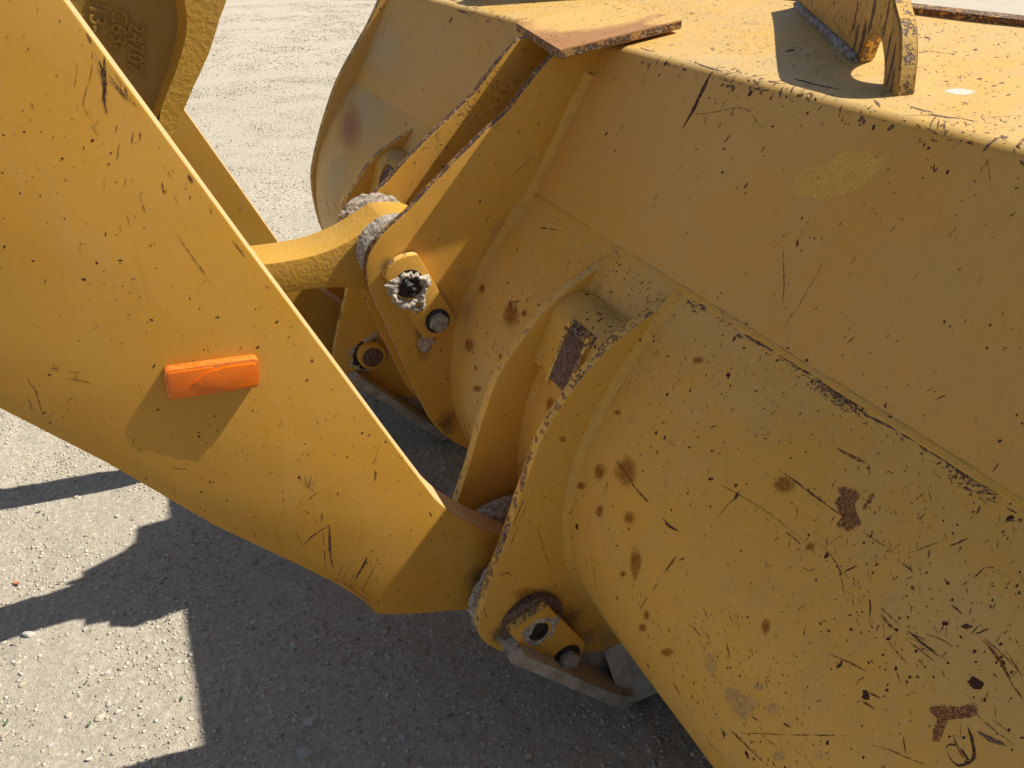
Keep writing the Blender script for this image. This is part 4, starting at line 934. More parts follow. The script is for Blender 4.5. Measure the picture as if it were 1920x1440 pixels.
    'arm|b|0.0021|-0.2031,1.2137 -0.2018,1.1977;arm|b|0.0013|-0.2139,1.211 -0.2125,1.1974 -0.2134,1.1779;arm|b|0.0011|-0.1603,1.1896 -0.1732,1.1815;arm|r|0.0008|-0.2042,1.1623 -0.1903,1.1704 -0.1756,1.1783;'
    'arm|b|0.0027|-0.0061,1.119 -0.009,1.112;arm|b|0.0018|-0.0697,1.0359 -0.0573,1.0314 -0.0469,1.0253;arm|r|0.0012|-0.1053,1.1064 -0.1097,1.09;arm|r|0.0012|-0.1168,1.1081 -0.1192,1.0947;'
    'arm|r|0.0009|-0.1379,1.1023 -0.1326,1.1112;arm|r|0.0015|-0.1066,1.0782 -0.0995,1.0832;arm|b|0.0022|0.0349,1.021 0.0351,1.0138;arm|r|0.0013|0.113,0.968 0.1123,0.9516 0.121,0.9317;'
    'arm|r|0.0013|0.1208,0.9654 0.1201,0.9489 0.1263,0.9213;arm|b|0.002|0.1307,0.9537 0.1253,0.9387 0.1306,0.9154;arm|b|0.0013|0.1365,0.9475 0.1274,0.9294;arm|b|0.002|0.134,0.9164 0.1176,0.907;'
    'arm|b|0.0017|0.1289,0.916 0.1214,0.91;arm|r|0.0017|0.1386,0.9383 0.1312,0.9324;arm|b|0.0028|0.2364,0.9332 0.2369,0.92 0.2322,0.9076;arm|b|0.0031|0.1373,0.8711 0.1323,0.8482;arm|r|0.0014|0.1251,0.8622 0.1276,0.8545;'
    'arm|b|0.0009|0.1146,1.1077 0.1324,1.1248;arm|b|0.001|0.1874,1.0628 0.1766,1.0543;arm|r|0.0007|0.0734,0.9524 0.0811,0.9073;arm|r|0.001|0.2502,0.9861 0.2353,0.9401;arm|do|0.0022|-0.055,1.2099;arm|do|0.0023|-0.0653,1.1407;'
    'arm|do|0.0023|0.0862,1.2076;arm|do|0.0024|0.1596,1.166;arm|do|0.0024|-0.0216,1.0803;arm|do|0.0025|-0.0228,0.9938;arm|do|0.0023|0.119,1.242;arm|do|0.0025|0.1477,1.1352;arm|do|0.0011|-0.0473,1.2774;'
    'arm|do|0.0011|-0.0699,1.2868;arm|do|0.0011|-0.097,1.2613;arm|do|0.0011|-0.0852,1.254;arm|do|0.0011|-0.0519,1.2626;arm|do|0.001|-0.1451,1.3087;arm|do|0.001|-0.0974,1.397;arm|do|0.001|-0.0855,1.3406;'
    'arm|do|0.001|-0.077,1.3176;arm|do|0.0011|-0.0587,1.3234;arm|do|0.0011|-0.0482,1.3161;arm|do|0.0011|0.0308,1.2255;arm|do|0.0012|0.0628,1.2114;arm|do|0.0012|0.033,1.0359;arm|do|0.0013|0.0669,0.9814;'
    'arm|do|0.0013|0.0957,1.0646;arm|do|0.0013|0.1179,1.0464;arm|do|0.0013|0.1539,1.0532;arm|do|0.0013|0.1548,1.0235;arm|do|0.0014|0.1682,0.9021;arm|do|0.0013|0.1226,1.0016;arm|do|0.0012|-0.0574,1.0901;'
    'arm|do|0.0012|0.0015,1.0033;arm|do|0.0012|0.1374,1.2007;arm|do|0.0012|0.1514,1.194;arm|do|0.0013|0.1834,1.1094;arm|do|0.0012|0.0344,1.0937;arm|do|0.0012|0.0632,1.1571;arm|do|0.0013|-0.0052,0.9512;'
    'arm|do|0.0012|0.0006,1.0537;arm|do|0.0012|0.132,1.2137;arm|do|0.0011|0.1023,1.2705;arm|do|0.0012|0.1388,1.2298;arm|d|0.0035|0.0947,0.812 0.1172,0.8287 0.1475,0.8413;'
    'arm|d|0.005|0.1462,0.8427 0.1418,0.8072 0.1392,0.7749 0.1403,0.7366;arm|b|0.0025|0.1333,0.8348 0.1307,0.7927 0.1282,0.7649 0.1285,0.7362;arm|b|0.0034|0.1375,0.8724 0.1329,0.8533;arm|b|0.0017|0.127,0.8637 0.1233,0.8538;'
    'arm|d|0.0063|0.2029,0.7421 0.1933,0.7225 0.1733,0.6944;arm|d|0.0026|0.2003,0.7347 0.2029,0.7235;arm|b|0.0015|0.161,0.7438 0.144,0.7124;arm|b|0.0018|0.1767,0.7421 0.1634,0.7227 0.1472,0.6957;'
    'arm|b|0.0018|0.1843,0.7264 0.168,0.6978 0.1556,0.6878;arm|b|0.003|0.2206,0.7211 0.2036,0.6925 0.1818,0.6593;arm|b|0.0015|0.2112,0.7302 0.2038,0.713;'
    'arm|r|0.0034|0.1279,0.7195 0.1481,0.704 0.1676,0.6773 0.1803,0.6531 0.201,0.6183;arm|b|0.0018|0.1316,0.7199 0.158,0.6919 0.1819,0.6682;arm|r|0.0026|0.1341,0.7102 0.1544,0.6935 0.1733,0.659;'
    'arm|b|0.0019|0.1615,0.6904 0.1822,0.6707 0.1976,0.6318;arm|r|0.0015|0.1484,0.7064 0.1721,0.6831;arm|b|0.003|0.1801,0.6506 0.1939,0.6335 0.2001,0.6088;arm|r|0.0017|0.0894,0.851 0.0911,0.8274 0.0957,0.8116;'
    'arm|r|0.002|0.1201,0.9489 0.1216,0.9357 0.1327,0.9189;arm|b|0.0017|0.1359,0.9178 0.1195,0.9085;arm|b|0.0019|0.2185,0.6861 0.2138,0.6777;arm|r|0.001|0.1037,0.9033 0.0971,0.8926;arm|do|0.0016|-0.0226,0.9944;'
    'arm|do|0.0016|-0.0406,0.9414;arm|do|0.0017|0.0745,0.8966;arm|do|0.0017|0.1684,0.9042;arm|do|0.0017|0.1056,0.9048;arm|do|0.0018|0.2133,0.7518;arm|do|0.0018|0.1043,0.7725;arm|do|0.0016|-0.0056,0.9492;'
    'arm|do|0.0016|0.0284,0.903;arm|do|0.0017|0.1138,0.8798;arm|do|0.0018|0.1949,0.7909;arm|do|0.0016|-0.0023,0.8909;arm|do|0.0017|0.0415,0.8651;arm|b|0.0015|0.372,0.7208 0.3967,0.7141;arm|b|0.0026|0.2178,0.6916 0.2134,0.6779;'
    'arm|b|0.0015|0.3504,0.742 0.3558,0.7272;arm|b|0.002|0.4406,0.6776 0.4514,0.6722;arm|d|0.0045|0.3278,0.8027 0.3317,0.789;arm|do|0.0019|0.2285,0.7025;arm|do|0.0019|0.2211,0.726;arm|do|0.0018|0.214,0.7515;'
    'arm|do|0.002|0.3548,0.5719;arm|do|0.0018|0.2504,0.7763;arm|do|0.0018|0.3134,0.8506;arm|do|0.0019|0.248,0.725;arm|do|0.0018|0.2011,0.8255;arm|do|0.0019|0.3309,0.6827;arm|do|0.0019|0.2906,0.7728;'
    'hinge|b|0.0026|0.4857,0.8356 0.4756,0.813 0.4594,0.7755;hinge|b|0.0015|0.4939,0.8279 0.4819,0.7987 0.4635,0.7714;hinge|r|0.0015|0.4861,0.7849 0.4676,0.7624 0.4573,0.7263;'
    'hinge|b|0.0019|0.5157,0.7662 0.5194,0.732 0.5305,0.686 0.5452,0.6358;hinge|b|0.0031|0.4381,0.672 0.4572,0.6595;hinge|b|0.0015|0.4296,0.6651 0.4593,0.6655;hinge|b|0.0019|0.4423,0.6649 0.4444,0.6533;'
    'hinge|r|0.0049|0.5473,0.563 0.5527,0.5373;hinge|d|0.0029|0.5569,0.5528 0.555,0.5392;hinge|b|0.0039|0.4029,0.5789 0.4047,0.561;hinge|r|0.0031|0.3997,0.5916 0.402,0.5793;hinge|b|0.0019|0.4866,0.7323 0.4952,0.7273;'
    'hinge|b|0.0026|0.5359,0.8054 0.5332,0.7967;hinge|b|0.0015|0.5049,0.7827 0.5111,0.7902;hinge|do|0.0018|0.5206,0.8349;hinge|do|0.0019|0.5283,0.8265;hinge|do|0.0018|0.5038,0.854;hinge|do|0.0019|0.5536,0.8471;'
    'hinge|do|0.0018|0.4816,0.8299;hinge|do|0.0019|0.4966,0.7785;hinge|do|0.0019|0.5422,0.7359;hinge|do|0.0019|0.4614,0.7448;hinge|so|0|0.4992,0.582 0.5497,0.559 0.4996,0.5533;'
    'hinge|so|0|0.5602,0.9481 0.5709,0.9448 0.5605,0.9392;hinge|b|0.0021|0.6124,1.0373 0.6262,1.0419 0.6366,1.0391;hinge|b|0.0018|0.5136,0.9709 0.5297,0.9596;hinge|do|0.0017|0.5633,1.0196;hinge|do|0.0018|0.5886,0.9915;'
    'hinge|do|0.0018|0.6206,1.0037;hinge|do|0.0018|0.5571,0.975;hinge|do|0.0018|0.6033,0.9482;hinge|do|0.0018|0.6656,1.0126;bracket|b|0.0018|0.7962,1.2848 0.7638,1.2617 0.7264,1.2355;'
    'bracket|d|0.0026|0.7534,1.3376 0.7574,1.3295;bracket|d|0.0035|0.6322,1.2644 0.6355,1.2507;bracket|b|0.0026|0.6415,1.2588 0.6486,1.257;bracket|d|0.0027|0.6557,1.2526 0.6614,1.251;'
    'bracket|b|0.0022|0.691,1.3482 0.7101,1.3632;bracket|b|0.0013|0.6933,1.3438 0.7148,1.3501;bracket|do|0.0022|0.807,1.4129;bracket|do|0.0022|0.8015,1.35;bracket|do|0.0022|0.7872,1.377;bracket|do|0.0023|0.6004,1.0542;'
    'bracket|do|0.0022|0.7534,1.3398;bracket|do|0.0022|0.6972,1.2741;bracket|do|0.0023|0.673,1.1467;bracket|do|0.0024|0.4681,0.8531;bracket|do|0.0025|0.5582,0.7544;bracket|do|0.0026|0.5859,0.635;'
    'bracket|do|0.0026|0.5616,0.5885;bracket|do|0.0023|0.5561,1.1207;bracket|do|0.0024|0.5867,0.8612;bracket|do|0.0025|0.5975,0.7967;bracket|sl|0|0.7045,1.1039 0.7511,1.0964 0.7037,1.0186;'
    'bracket|sl|0|0.6782,1.0587 0.7092,1.0533 0.6774,1.008;bracket|sl|0|0.606,1.0264 0.6363,1.0208 0.6049,0.996')

from mathutils.bvhtree import BVHTree
def mark_mat(name, c1, c2, alpha=None, sc=160, rough=.75, broken=0.0):
    n = NT(name)
    a, _ = n.noise(n.pos, sc, 4, .65)
    n.link(n.mix(n.step(a, .38, .62), c1, c2), n.b.inputs['Base Color'])
    n.b.inputs['Roughness'].default_value = rough
    n.b.inputs['Specular IOR Level'].default_value = .25
    # coverage is a fine stipple (there or not there), never a see-through film
    f, _ = n.noise(n.pos, 850, 2, .5)
    f = n.step(f, .30, .70)
    if alpha is None and broken:
        g, _ = n.noise(n.mapping(n.pos, loc=(6, 1, 3)), 170, 3, .7)
        n.link(n.math('LESS_THAN', f, n.step(g, .34, .60, 1.02 - broken, 1.05)), n.b.inputs['Alpha'])
    if alpha is not None:
        lo, hi, k, spk = alpha
        at = n.t.nodes.new('ShaderNodeAttribute'); at.attribute_name = 'cover'
        b, _ = n.noise(n.mapping(n.pos, loc=(2, 9, 4)), 55, 5, .7)
        v = n.math('ADD', at.outputs['Fac'], n.math('MULTIPLY', n.math('SUBTRACT', b, .5), .9))
        m = n.math('MULTIPLY', n.step(v, lo, hi), k)
        if spk:
            q, _ = n.noise(n.pos, 330, 2, .6)
            m = n.math('MULTIPLY', m, n.step(q, .42, .60, 1 - spk, 1.0))
        n.link(n.math('LESS_THAN', f, n.math('SUBTRACT', m, .02)), n.b.inputs['Alpha'])
    return n.m
MK = {
    'd': mark_mat('dark chip', (.042, .020, .014), (.100, .042, .024), broken=.45),
    'b': mark_mat('brown scratch', (.095, .036, .014), (.200, .082, .024), broken=.75),
    'r': mark_mat('rust scrape', (.150, .052, .014), (.270, .112, .030), broken=.85),
    'v': mark_mat('bare worn steel', (.085, .050, .042), (.185, .110, .078), broken=.6),
    'so': mark_mat('rust bleed', (.24, .085, .010), (.40, .165, .018), (.02, .80, .95, 0)),
    'sg': mark_mat('grey dust bloom', (.30, .22, .13), (.40, .31, .20), (.15, .7, .75, .8)),
    'sn': mark_mat('greasy grime', (.13, .075, .030), (.24, .14, .055), (.15, 1.0, .75, 0)),
    'sw': mark_mat('pale dust film', (.66, .52, .29), (.70, .56, .33), (.0, 1.1, .60, 0)),
    'sk': mark_mat('pinkish stain', (.46, .150, .100), (.52, .22, .14), (.0, 1.2, .70, 0)),
    'sp': mark_mat('bare pale patch', (.62, .58, .48), (.72, .68, .58), (.25, .5, .8, 0)),
    'sl': mark_mat('flaked paint film', (.50, .30, .085), (.50, .32, .11), (.42, .52, .45, 0)),
    'py': mark_mat('old paint patch', (.88, .540, .125), (.72, .420, .090), (.22, .34, .85, .35), 300, .6),
    'pr': mark_mat('rust patch', (.150, .050, .026), (.260, .105, .050), (.30, .85, .95, .45), 240),
}
def bvh(objs):
    vs, fs = [], []
    for o in objs:
        off = len(vs)
        w = world_loc(o)
        vs += [v.co + w for v in o.data.vertices]
        fs += [tuple(i + off for i in p.vertices) for p in o.data.polygons]
    return BVHTree.FromPolygons(vs, fs)
WSUM = [0.0]
for a, b in zip(WR, WR[1:]): WSUM.append(WSUM[-1] + math.dist(a, b))
def s_panel(a, s):
    u = Vector((BEND[0] - CREASE[0], BEND[1] - CREASE[1])).normalized()
    return Vector((CREASE[0] + u.x * s, a, CREASE[1] + u.y * s))
def s_top(a, s):
    u = Vector((RIM[0] - BEND[0], RIM[1] - BEND[1])).normalized()
    return Vector((BEND[0] + u.x * s, a, BEND[1] + u.y * s))
def s_wrap(a, s):
    s = max(0, min(WSUM[-1] - 1e-4, s))
    i = max(k for k in range(len(WSUM) - 1) if WSUM[k] <= s)
    p = lerp2(WR[i], WR[i + 1], (s - WSUM[i]) / (WSUM[i + 1] - WSUM[i]))
    return Vector((p[0], a, p[1]))
SURF = {
    'panel': (s_panel, [back_panel, top_panel], back_panel), 'top': (s_top, [back_panel, top_panel], top_panel), 'wrap': (s_wrap, [wrapper], wrapper),
    'arm': (lambda x, z: Vector((x, 1.052, z)), [ARM_PLATES[0]], ARM_PLATES[0]), 'hinge': (lambda x, z: Vector((x, .975, z)), [near_hinge], near_hinge),
    'eye': (lambda q, h: Vector((1.397 - .5128 * q, 1.458 - .8585 * q, topz(1.397 - .5128 * q) + h)), [EYE[False]], EYE[False]),
    'cap': (lambda x, y: Vector((x, y, topz(x) + .024)), [cap_plate], cap_plate),
    'bracket_in': (lambda x, z: Vector((x, mir(1.585), z)), [far_bracket], far_bracket),
    'bracket': (lambda x, z: Vector((x, 1.56, z)), [near_bracket], near_bracket)}
class Marks:
    def __init__(s, surf):
        s.f, objs, s.parent = SURF[surf]
        s.tree = bvh(objs)
        s.out = {}
        s.n = 0
    def fix(s, p, h):
        q, nrm, _, d = s.tree.find_nearest(p)
        if q is None or d > .03: return None
        return q + nrm * h
    def add(s, kind, faces_pts, cover=None):
        v, f, c = s.out.setdefault(kind, ([], [], []))
        pts, faces = faces_pts
        s.n += 1
        h = .00022 + .00018 * ((s.n * 7) % 13) / 13
        P = [s.fix(p, h) for p in pts]
        if any(p is None for p in P): return
        o = len(v)
        v += P; f += [tuple(i + o for i in t) for t in faces]
        c += cover if cover else [1.0] * len(P)
    def ribbon(s, kind, w, pts, gap=0.0):
        P = [s.f(*p) for p in pts]
        if len(P) > 2:
            P = [Vector(p) for p in spline([tuple(p) for p in P], 5)]
        D = dense(P, max(.0025, min(.006, w * 1.2)))
        n = len(D)
        if n < 3:
            D = dense(P, (P[-1] - P[0]).length / 3 + 1e-5); n = len(D)
        _, nrm, _, _ = s.tree.find_nearest(D[n // 2])
        if nrm is None: return
        L, Rr = [], []
        sd = random.random() * 50
        for i, p in enumerate(D):
            t = (D[min(i + 1, n - 1)] - D[max(i - 1, 0)]).normalized()
            b = t.cross(nrm)
            e = i / (n - 1)
            env = min(1, 3.2 * e + .12) * min(1, 3.0 * (1 - e) + .10)
            k = w * .5 * env * (.85 + .75 * noise.noise(Vector((i * .55, sd, 0))))
            k2 = w * .5 * env * (.85 + .75 * noise.noise(Vector((i * .55, sd, 9))))
            if gap and noise.noise(Vector((i * .22, sd, 4))) < gap - .5: k = k2 = 0
            off = w * .25 * noise.noise(Vector((i * .2, sd, 17)))
            L.append(p + b * (max(k, 0) + off)); Rr.append(p - b * (max(k2, 0) - off))
        pts2 = L + Rr
        s.add(kind, (pts2, [(i, i + 1, n + i + 1, n + i) for i in range(n - 1)]))
    def blob(s, kind, c, rx, ry, ang=0.0, n=11):
        p = s.f(*c)
        _, nrm, _, _ = s.tree.find_nearest(p)
        if nrm is None: return
        u = nrm.cross(Vector((.2, .1, 1))).normalized(); v = nrm.cross(u)
        a = u * math.cos(ang) + v * math.sin(ang); b = nrm.cross(a)
        sd = random.random() * 99
        pts = [p]
        for i in range(n):
            t = 2 * math.pi * i / n
            k = 1 + .55 * noise.noise(Vector((math.cos(t) * 1.3 + sd, math.sin(t) * 1.3, 0)))
            pts.append(p + a * (math.cos(t) * rx * k) + b * (math.sin(t) * ry * k))
        s.add(kind, (pts, [(0, 1 + i, 1 + (i + 1) % n) for i in range(n)]))
    def soft(s, kind, c, px, py):
        p = s.f(*c); a = s.f(*px) - p; b = s.f(*py) - p
        big = max(a.length, b.length)
        n = int(max(20, min(72, 2 * math.pi * big / .012))); nr = int(max(4, min(26, big * 1.4 / .009)))
        pts = [p]; cov = [1.0]
        for j in range(1, nr + 1):
            r = 1.4 * j / nr
            for i in range(n):
                t = 2 * math.pi * i / n
                pts.append(p + a * (math.cos(t) * r) + b * (math.sin(t) * r)); cov.append(max(-.5, 1 - r))
        faces = [(0, 1 + i, 1 + (i + 1) % n) for i in range(n)]
        for j in range(nr - 1):
            for i in range(n):
                k = (i + 1) % n
                faces.append((1 + j * n + i, 1 + (j + 1) * n + i, 1 + (j + 1) * n + k, 1 + j * n + k))
        # keep only what lies on the surface
        s.n += 1
        h = .00012 + .00010 * ((s.n * 7) % 13) / 13 + (.00015 if kind == 'sk' else 0)
        Q = [s.fix(q, h) for q in pts]
        v, f, c_ = s.out.setdefault(kind, ([], [], []))
        o = len(v); ok = [q is not None for q in Q]
        v += [q if q is not None else p for q in Q]; c_ += cov
        f += [tuple(i + o for i in t) for t in faces if all(ok[i] for i in t)]
    def poly(s, kind, pts, grow=1.12):
        P = spline(pts, 4, True)
        c = (sum(p[0] for p in P) / len(P), sum(p[1] for p in P) / len(P))
        Q = [c]
        n = len(P)
        cov = [1.0]
        for r, cv in ((.12, 1.0), (.25, 1.0), (.38, 1.0), (.52, 1.0), (.66, .95), (.80, .8), (.92, .45), (grow, -.15)):
            for p in P:
                Q.append((c[0] + (p[0] - c[0]) * r, c[1] + (p[1] - c[1]) * r)); cov.append(cv)
        faces = [(0, 1 + i, 1 + (i + 1) % n) for i in range(n)]
        for j in range(7):
            faces += [(1 + j * n + i, 1 + (j + 1) * n + i, 1 + (j + 1) * n + (i + 1) % n, 1 + j * n + (i + 1) % n) for i in range(n)]
        s.add(kind, ([s.f(*q) for q in Q], faces), cov)
    def done(s):
        NAMES = {'d': 'dark_chips', 'b': 'scratches', 'r': 'rust_scrapes', 'v': 'worn_patches', 'so': 'rust_bleeds', 'sn': 'grime', 'sg': 'dust_blooms', 'sw': 'dust_film', 'sk': 'pink_stain', 'sp': 'bare_patch',
                 'sl': 'flaked_paint', 'py': 'old_paint_patch', 'pr': 'rust_patches'}
        for kind, (v, f, c) in s.out.items():
            if not f: continue
            me = bpy.data.meshes.new(NAMES[kind])
            me.from_pydata([tuple(p) for p in v], [], f)
            me.update()
            at = me.attributes.new('cover', 'FLOAT', 'POINT')
            at.data.foreach_set('value', c)
            o = link_mesh(NAMES[kind], me, MK[kind], s.parent, sharp=None)
            o['kind'] = 'stuff'
MS = {k: Marks(k) for k in SURF}
for item in MARK_DATA.split(';'):
    sf, kd, w, pt = item.split('|')
    w = float(w)
    pt = [tuple(float(q) for q in p.split(',')) for p in pt.split(' ')]
    m = MS[sf]
    if kd[0] == 's': m.soft(kd, *pt)
    elif kd[0] == 'p': m.poly(kd, pt)
    elif kd.endswith('o'):
        m.blob(kd[0], pt[0], w * random.uniform(.8, 1.2), w * random.uniform(.5, .9), random.uniform(0, 3.1))
    else: m.ribbon(kd, w, pt, .22 if w < .004 else 0)
# the countless small nicks that follow the way the load slides
rnd = random.Random(11)
def scatter(surf, n, a_rng, s_rng, dirn, spread, lmax, wr, kinds, dens=None):
    m = MS[surf]
    k = 0
    while k < n:
        a = rnd.uniform(*a_rng); s = rnd.uniform(*s_rng)
        if dens and rnd.random() > dens(a, s): continue
        k += 1
        L = .0025 + (lmax - .0025) * rnd.random() ** 4
        w = rnd.uniform(*wr) * (.55 + .8 * rnd.random() ** 2)
        t = dirn + rnd.gauss(0, spread)
        da, ds = math.cos(t) * L / 2, math.sin(t) * L / 2
        kd = rnd.choice(kinds)
        if L < .006: m.blob(kd, (a, s), w * rnd.uniform(.7, 1.4), w * rnd.uniform(.4, .8), rnd.uniform(0, 3.1), 7)
        else: m.ribbon(kd, w, [(a - da, s - ds), (a + da, s + ds)])
def cl(a, s, f, lo=.15): return max(lo, min(1, .45 + 1.6 * noise.noise(Vector((a * f, s * f, 2.2)))))
scatter('panel', 330, (.0, 2.9), (.02, .36), 1.9, .3, .020, (.0010, .0022), 'dbb', lambda a, s: cl(a, s, 4) * (.35 + 2.0 * max(0, s - .24) / .1))
scatter('panel', 200, (.0, 2.9), (.27, .37), 1.7, .3, .024, (.0012, .0028), 'ddbv', lambda a, s: cl(a, s, 6))
scatter('wrap', 1500, (.05, 1.0), (.01, .50), 2.0, .45, .013, (.0007, .0015), 'dbb', lambda a, s: cl(a, s, 5) * (1.0 if s < .22 else .5))
scatter('wrap', 380, (1.0, 1.55), (.01, .40), 2.0, .4, .016, (.0009, .0022), 'ddb', lambda a, s: cl(a, s, 5) * (1.0 if s < .12 else .35))
scatter('wrap', 330, (.05, .70), (.15, .62), 2.5, .6, .022, (.0007, .0015), 'bbrr', lambda a, s: cl(a, s, 6, .05) * (1.0 if s > .33 else .35))
scatter('wrap', 520, (.30, .95), (.003, .022), .05, .35, .020, (.0010, .0030), 'vvd', lambda a, s: max(.04, 2.2 * noise.noise(Vector((a * 9, 3, 1)))) * (1.2 - s / .022))
scatter('top', 2600, (.55, 2.4), (.0, .46), .9, .30, .020, (.0009, .0022), 'vvvb', lambda a, s: cl(a, s, 5, .25))
scatter('top', 260, (.50, 2.4), (-.035, .03), .9, .6, .05, (.002, .006), 'vvb', lambda a, s: cl(a, s, 5))
scatter('arm', 420, (-.55, .45), (.58, 1.72), 1.7, .5, .014, (.0006, .0014), 'bbd', lambda a, s: cl(a, s, 6, .25))
scatter('arm', 170, (-.55, .45), (.58, 1.72), 1.75, .35, .045, (.0005, .0010), 'rrb', lambda a, s: cl(a, s, 4, .1))
scatter('hinge', 130, (.39, .80), (.3, 1.18), 1.2, .5, .018, (.0007, .0016), 'bbd')
scatter('bracket', 130, (.39, .95), (.5, 1.48), 1.2, .5, .016, (.0008, .0018), 'bdd')
scatter('bracket_in', 150, (.60, .93), (1.22, 1.48), 2.4, .9, .030, (.0012, .0032), 'ddv', lambda a, s: cl(a, s, 9, .02) * (1 if abs(s - 1.24 - (a - .60) * .75) < .11 else 0))
scatter('bracket_in', 90, (.45, .80), (1.1, 1.40), 2.4, .9, .022, (.0010, .0022), 'bdr', lambda a, s: 1 if abs(s - 1.16 - (a - .47) * .75) < .05 else 0)
scatter('eye', 420, (.02, .73), (.0, .145), 1.62, .25, .030, (.0012, .0032), 'vvdb', lambda a, s: cl(a, s, 14, .1))
for a, b, w in ((.505, .03, .022), (.53, .075, .016), (.47, .02, .014), (.64, .045, .010), (.67, .03, .012), (.60, .085, .012), (.44, .06, .010), (.69, .0, .012)):
    MS['eye'].ribbon('v', w, [(a, b - .03), (a + .003, b), (a - .002, b + .035)])
scatter('cap', 260, (.83, 1.13), (1.50, 1.83), .5, .35, .030, (.0010, .0026), 'rrvb')
for c, rx, rz in (((.50, .575), .07, .03), ((.60, .47), .045, .06), ((.64, .38), .06, .05), ((.43, .50), .03, .05)):
    MS['hinge'].soft('sn', c, (c[0] + rx, c[1]), (c[0], c[1] + rz))
for c, rx, rz in (((.64, .37), .07, .035), ((.70, .36), .05, .06)):
    MS['hinge'].soft('sg', c, (c[0] + rx, c[1]), (c[0], c[1] + rz))
for c, rx, rz in (((.50, .875), .035, .09), ((.43, 1.08), .03, .03), ((.55, .62), .06, .07)):
    MS['bracket'].soft('sn', c, (c[0] + rx, c[1]), (c[0], c[1] + rz))
for c, rx, rz in (((.42, .60), .05, .05),):
    MS['arm'].soft('sn', c, (c[0] + rx, c[1]), (c[0], c[1] + rz))
for m in MS.values(): m.done()

# ================================================================== LOOSE STONES, GRAVEL, LEAVES

RS = random.Random(5)
def rock_mesh(name, seed, sub=2, flat=.6, amp=.35):
    bm = bmesh.new()
    bmesh.ops.create_icosphere(bm, subdivisions=sub, radius=1)
    ax = Vector((1.0, RS.uniform(.6, .95), flat))
    cuts = [Vector((RS.gauss(0, 1), RS.gauss(0, 1), RS.gauss(0, 1))).normalized() for _ in range(7)]
    for v in bm.verts:
        d = v.co.normalized()
        k = 1 + amp * noise.noise(d * 1.4 + Vector((seed * 3.1, 0, 0)))
        for c in cuts:
            q = d.dot(c)
            if q > .62: k = min(k, .74 / q)
        v.co = Vector((d.x * ax.x, d.y * ax.y, d.z * ax.z)) * k
    me = bm_mesh(bm, name)
    me.shade_smooth(); me.set_sharp_from_angle(angle=R(28))
    return me
def stone_mat(name, c1, c2):
    n = NT(name)
    tc = n.t.nodes.new('ShaderNodeTexCoord').outputs['Object']
    oi = n.t.nodes.new('ShaderNodeObjectInfo').outputs['Random']
    a, _ = n.noise(n.pos, 120, 4, .6)
    n.link(n.mix(n.math('ADD', n.math('MULTIPLY', a, .5), n.math('MULTIPLY', oi, .5)), c1, c2), n.b.inputs['Base Color'])
    n.b.inputs['Roughness'].default_value = .9
    n.b.inputs['Specular IOR Level'].default_value = .25
    n.link(n.bump(a, .4, .002), n.b.inputs['Normal'])
    return n.m
SM = [stone_mat('tan stone', (.34, .28, .20), (.58, .50, .38)), stone_mat('grey stone', (.30, .275, .24), (.54, .50, .45))]
ROCKS = []
for i in range(10):
    me = rock_mesh('stone', i, 2, RS.uniform(.42, .75))
    me.materials.append(SM[i % 2])
    ROCKS.append(me)
# open yard the camera can see in front of and under the machine (x, y corners)
YARD = [(-.78, 2.95), (-.33, 2.36), (-.03, 1.89), (.23, 1.52), (.30, 1.38), (.52, 1.29), (.52, 1.12), (.70, .87), (.78, .86), (.78, .70), (.04, 1.05), (-.58, 1.34), (-.64, 1.9)]
GAP = [(.50, 2.68), (.69, 2.15), (.74, 1.92), (.61, 1.73), (.55, 2.37)]
def inside(p, poly):
    c = False
    for (x0, y0), (x1, y1) in zip(poly, poly[1:] + poly[:1]):
        if (y0 > p[1]) != (y1 > p[1]) and p[0] < (x1 - x0) * (p[1] - y0) / (y1 - y0) + x0: c = not c
    return c
def in_shade(x, y):
    return x > -.145 or (1.60 < y < 2.1 and x > -.36 and y - 1.60 > -.5 * (x + .36) and y < 2.1 + .75 * (x + .14)) or y < 1.22
def add_stone(x, y, r):
    me = RS.choice(ROCKS)
    o = bpy.data.objects.new('stone', me)
    COL.objects.link(o)
    o.location = (x, y, gz(x, y) + r * RS.uniform(.05, .28))
    o.rotation_euler = (RS.gauss(0, .25), RS.gauss(0, .25), RS.uniform(0, 6.28))
    o.scale = (r, r * RS.uniform(.8, 1.1), r * RS.uniform(.75, 1.1))
    tone = 'tan' if me.materials[0] == SM[0] else 'grey'
    size = 'tiny' if r < .0045 else 'small' if r < .007 else 'larger'
    if in_shade(x, y):
        where = 'in the shadow by the hinge foot' if x > .35 and y < 1.4 else 'in the shadow along the lower edge of the arm' if x + .73 * y > 1.20 else \
            'in the shadow near the bottom edge of the view' if y < 1.25 else 'in the middle of the machine shadow' if x > -.12 else 'in the ragged shadow of the bracket'
    else:
        where = 'on the sunlit gravel above the lower bar of shadow' if y > 1.85 else 'in the sun near the straight shadow edge' if x > -.28 else \
            'in the sun near the lower left corner' if y < 1.5 else 'in the sun just below the bar of shadow'
    o['label'] = '%s %s stone lying %s' % (size, tone, where)
    o['category'] = 'stone'; o['group'] = 'loose stones on the gravel yard'
    return o
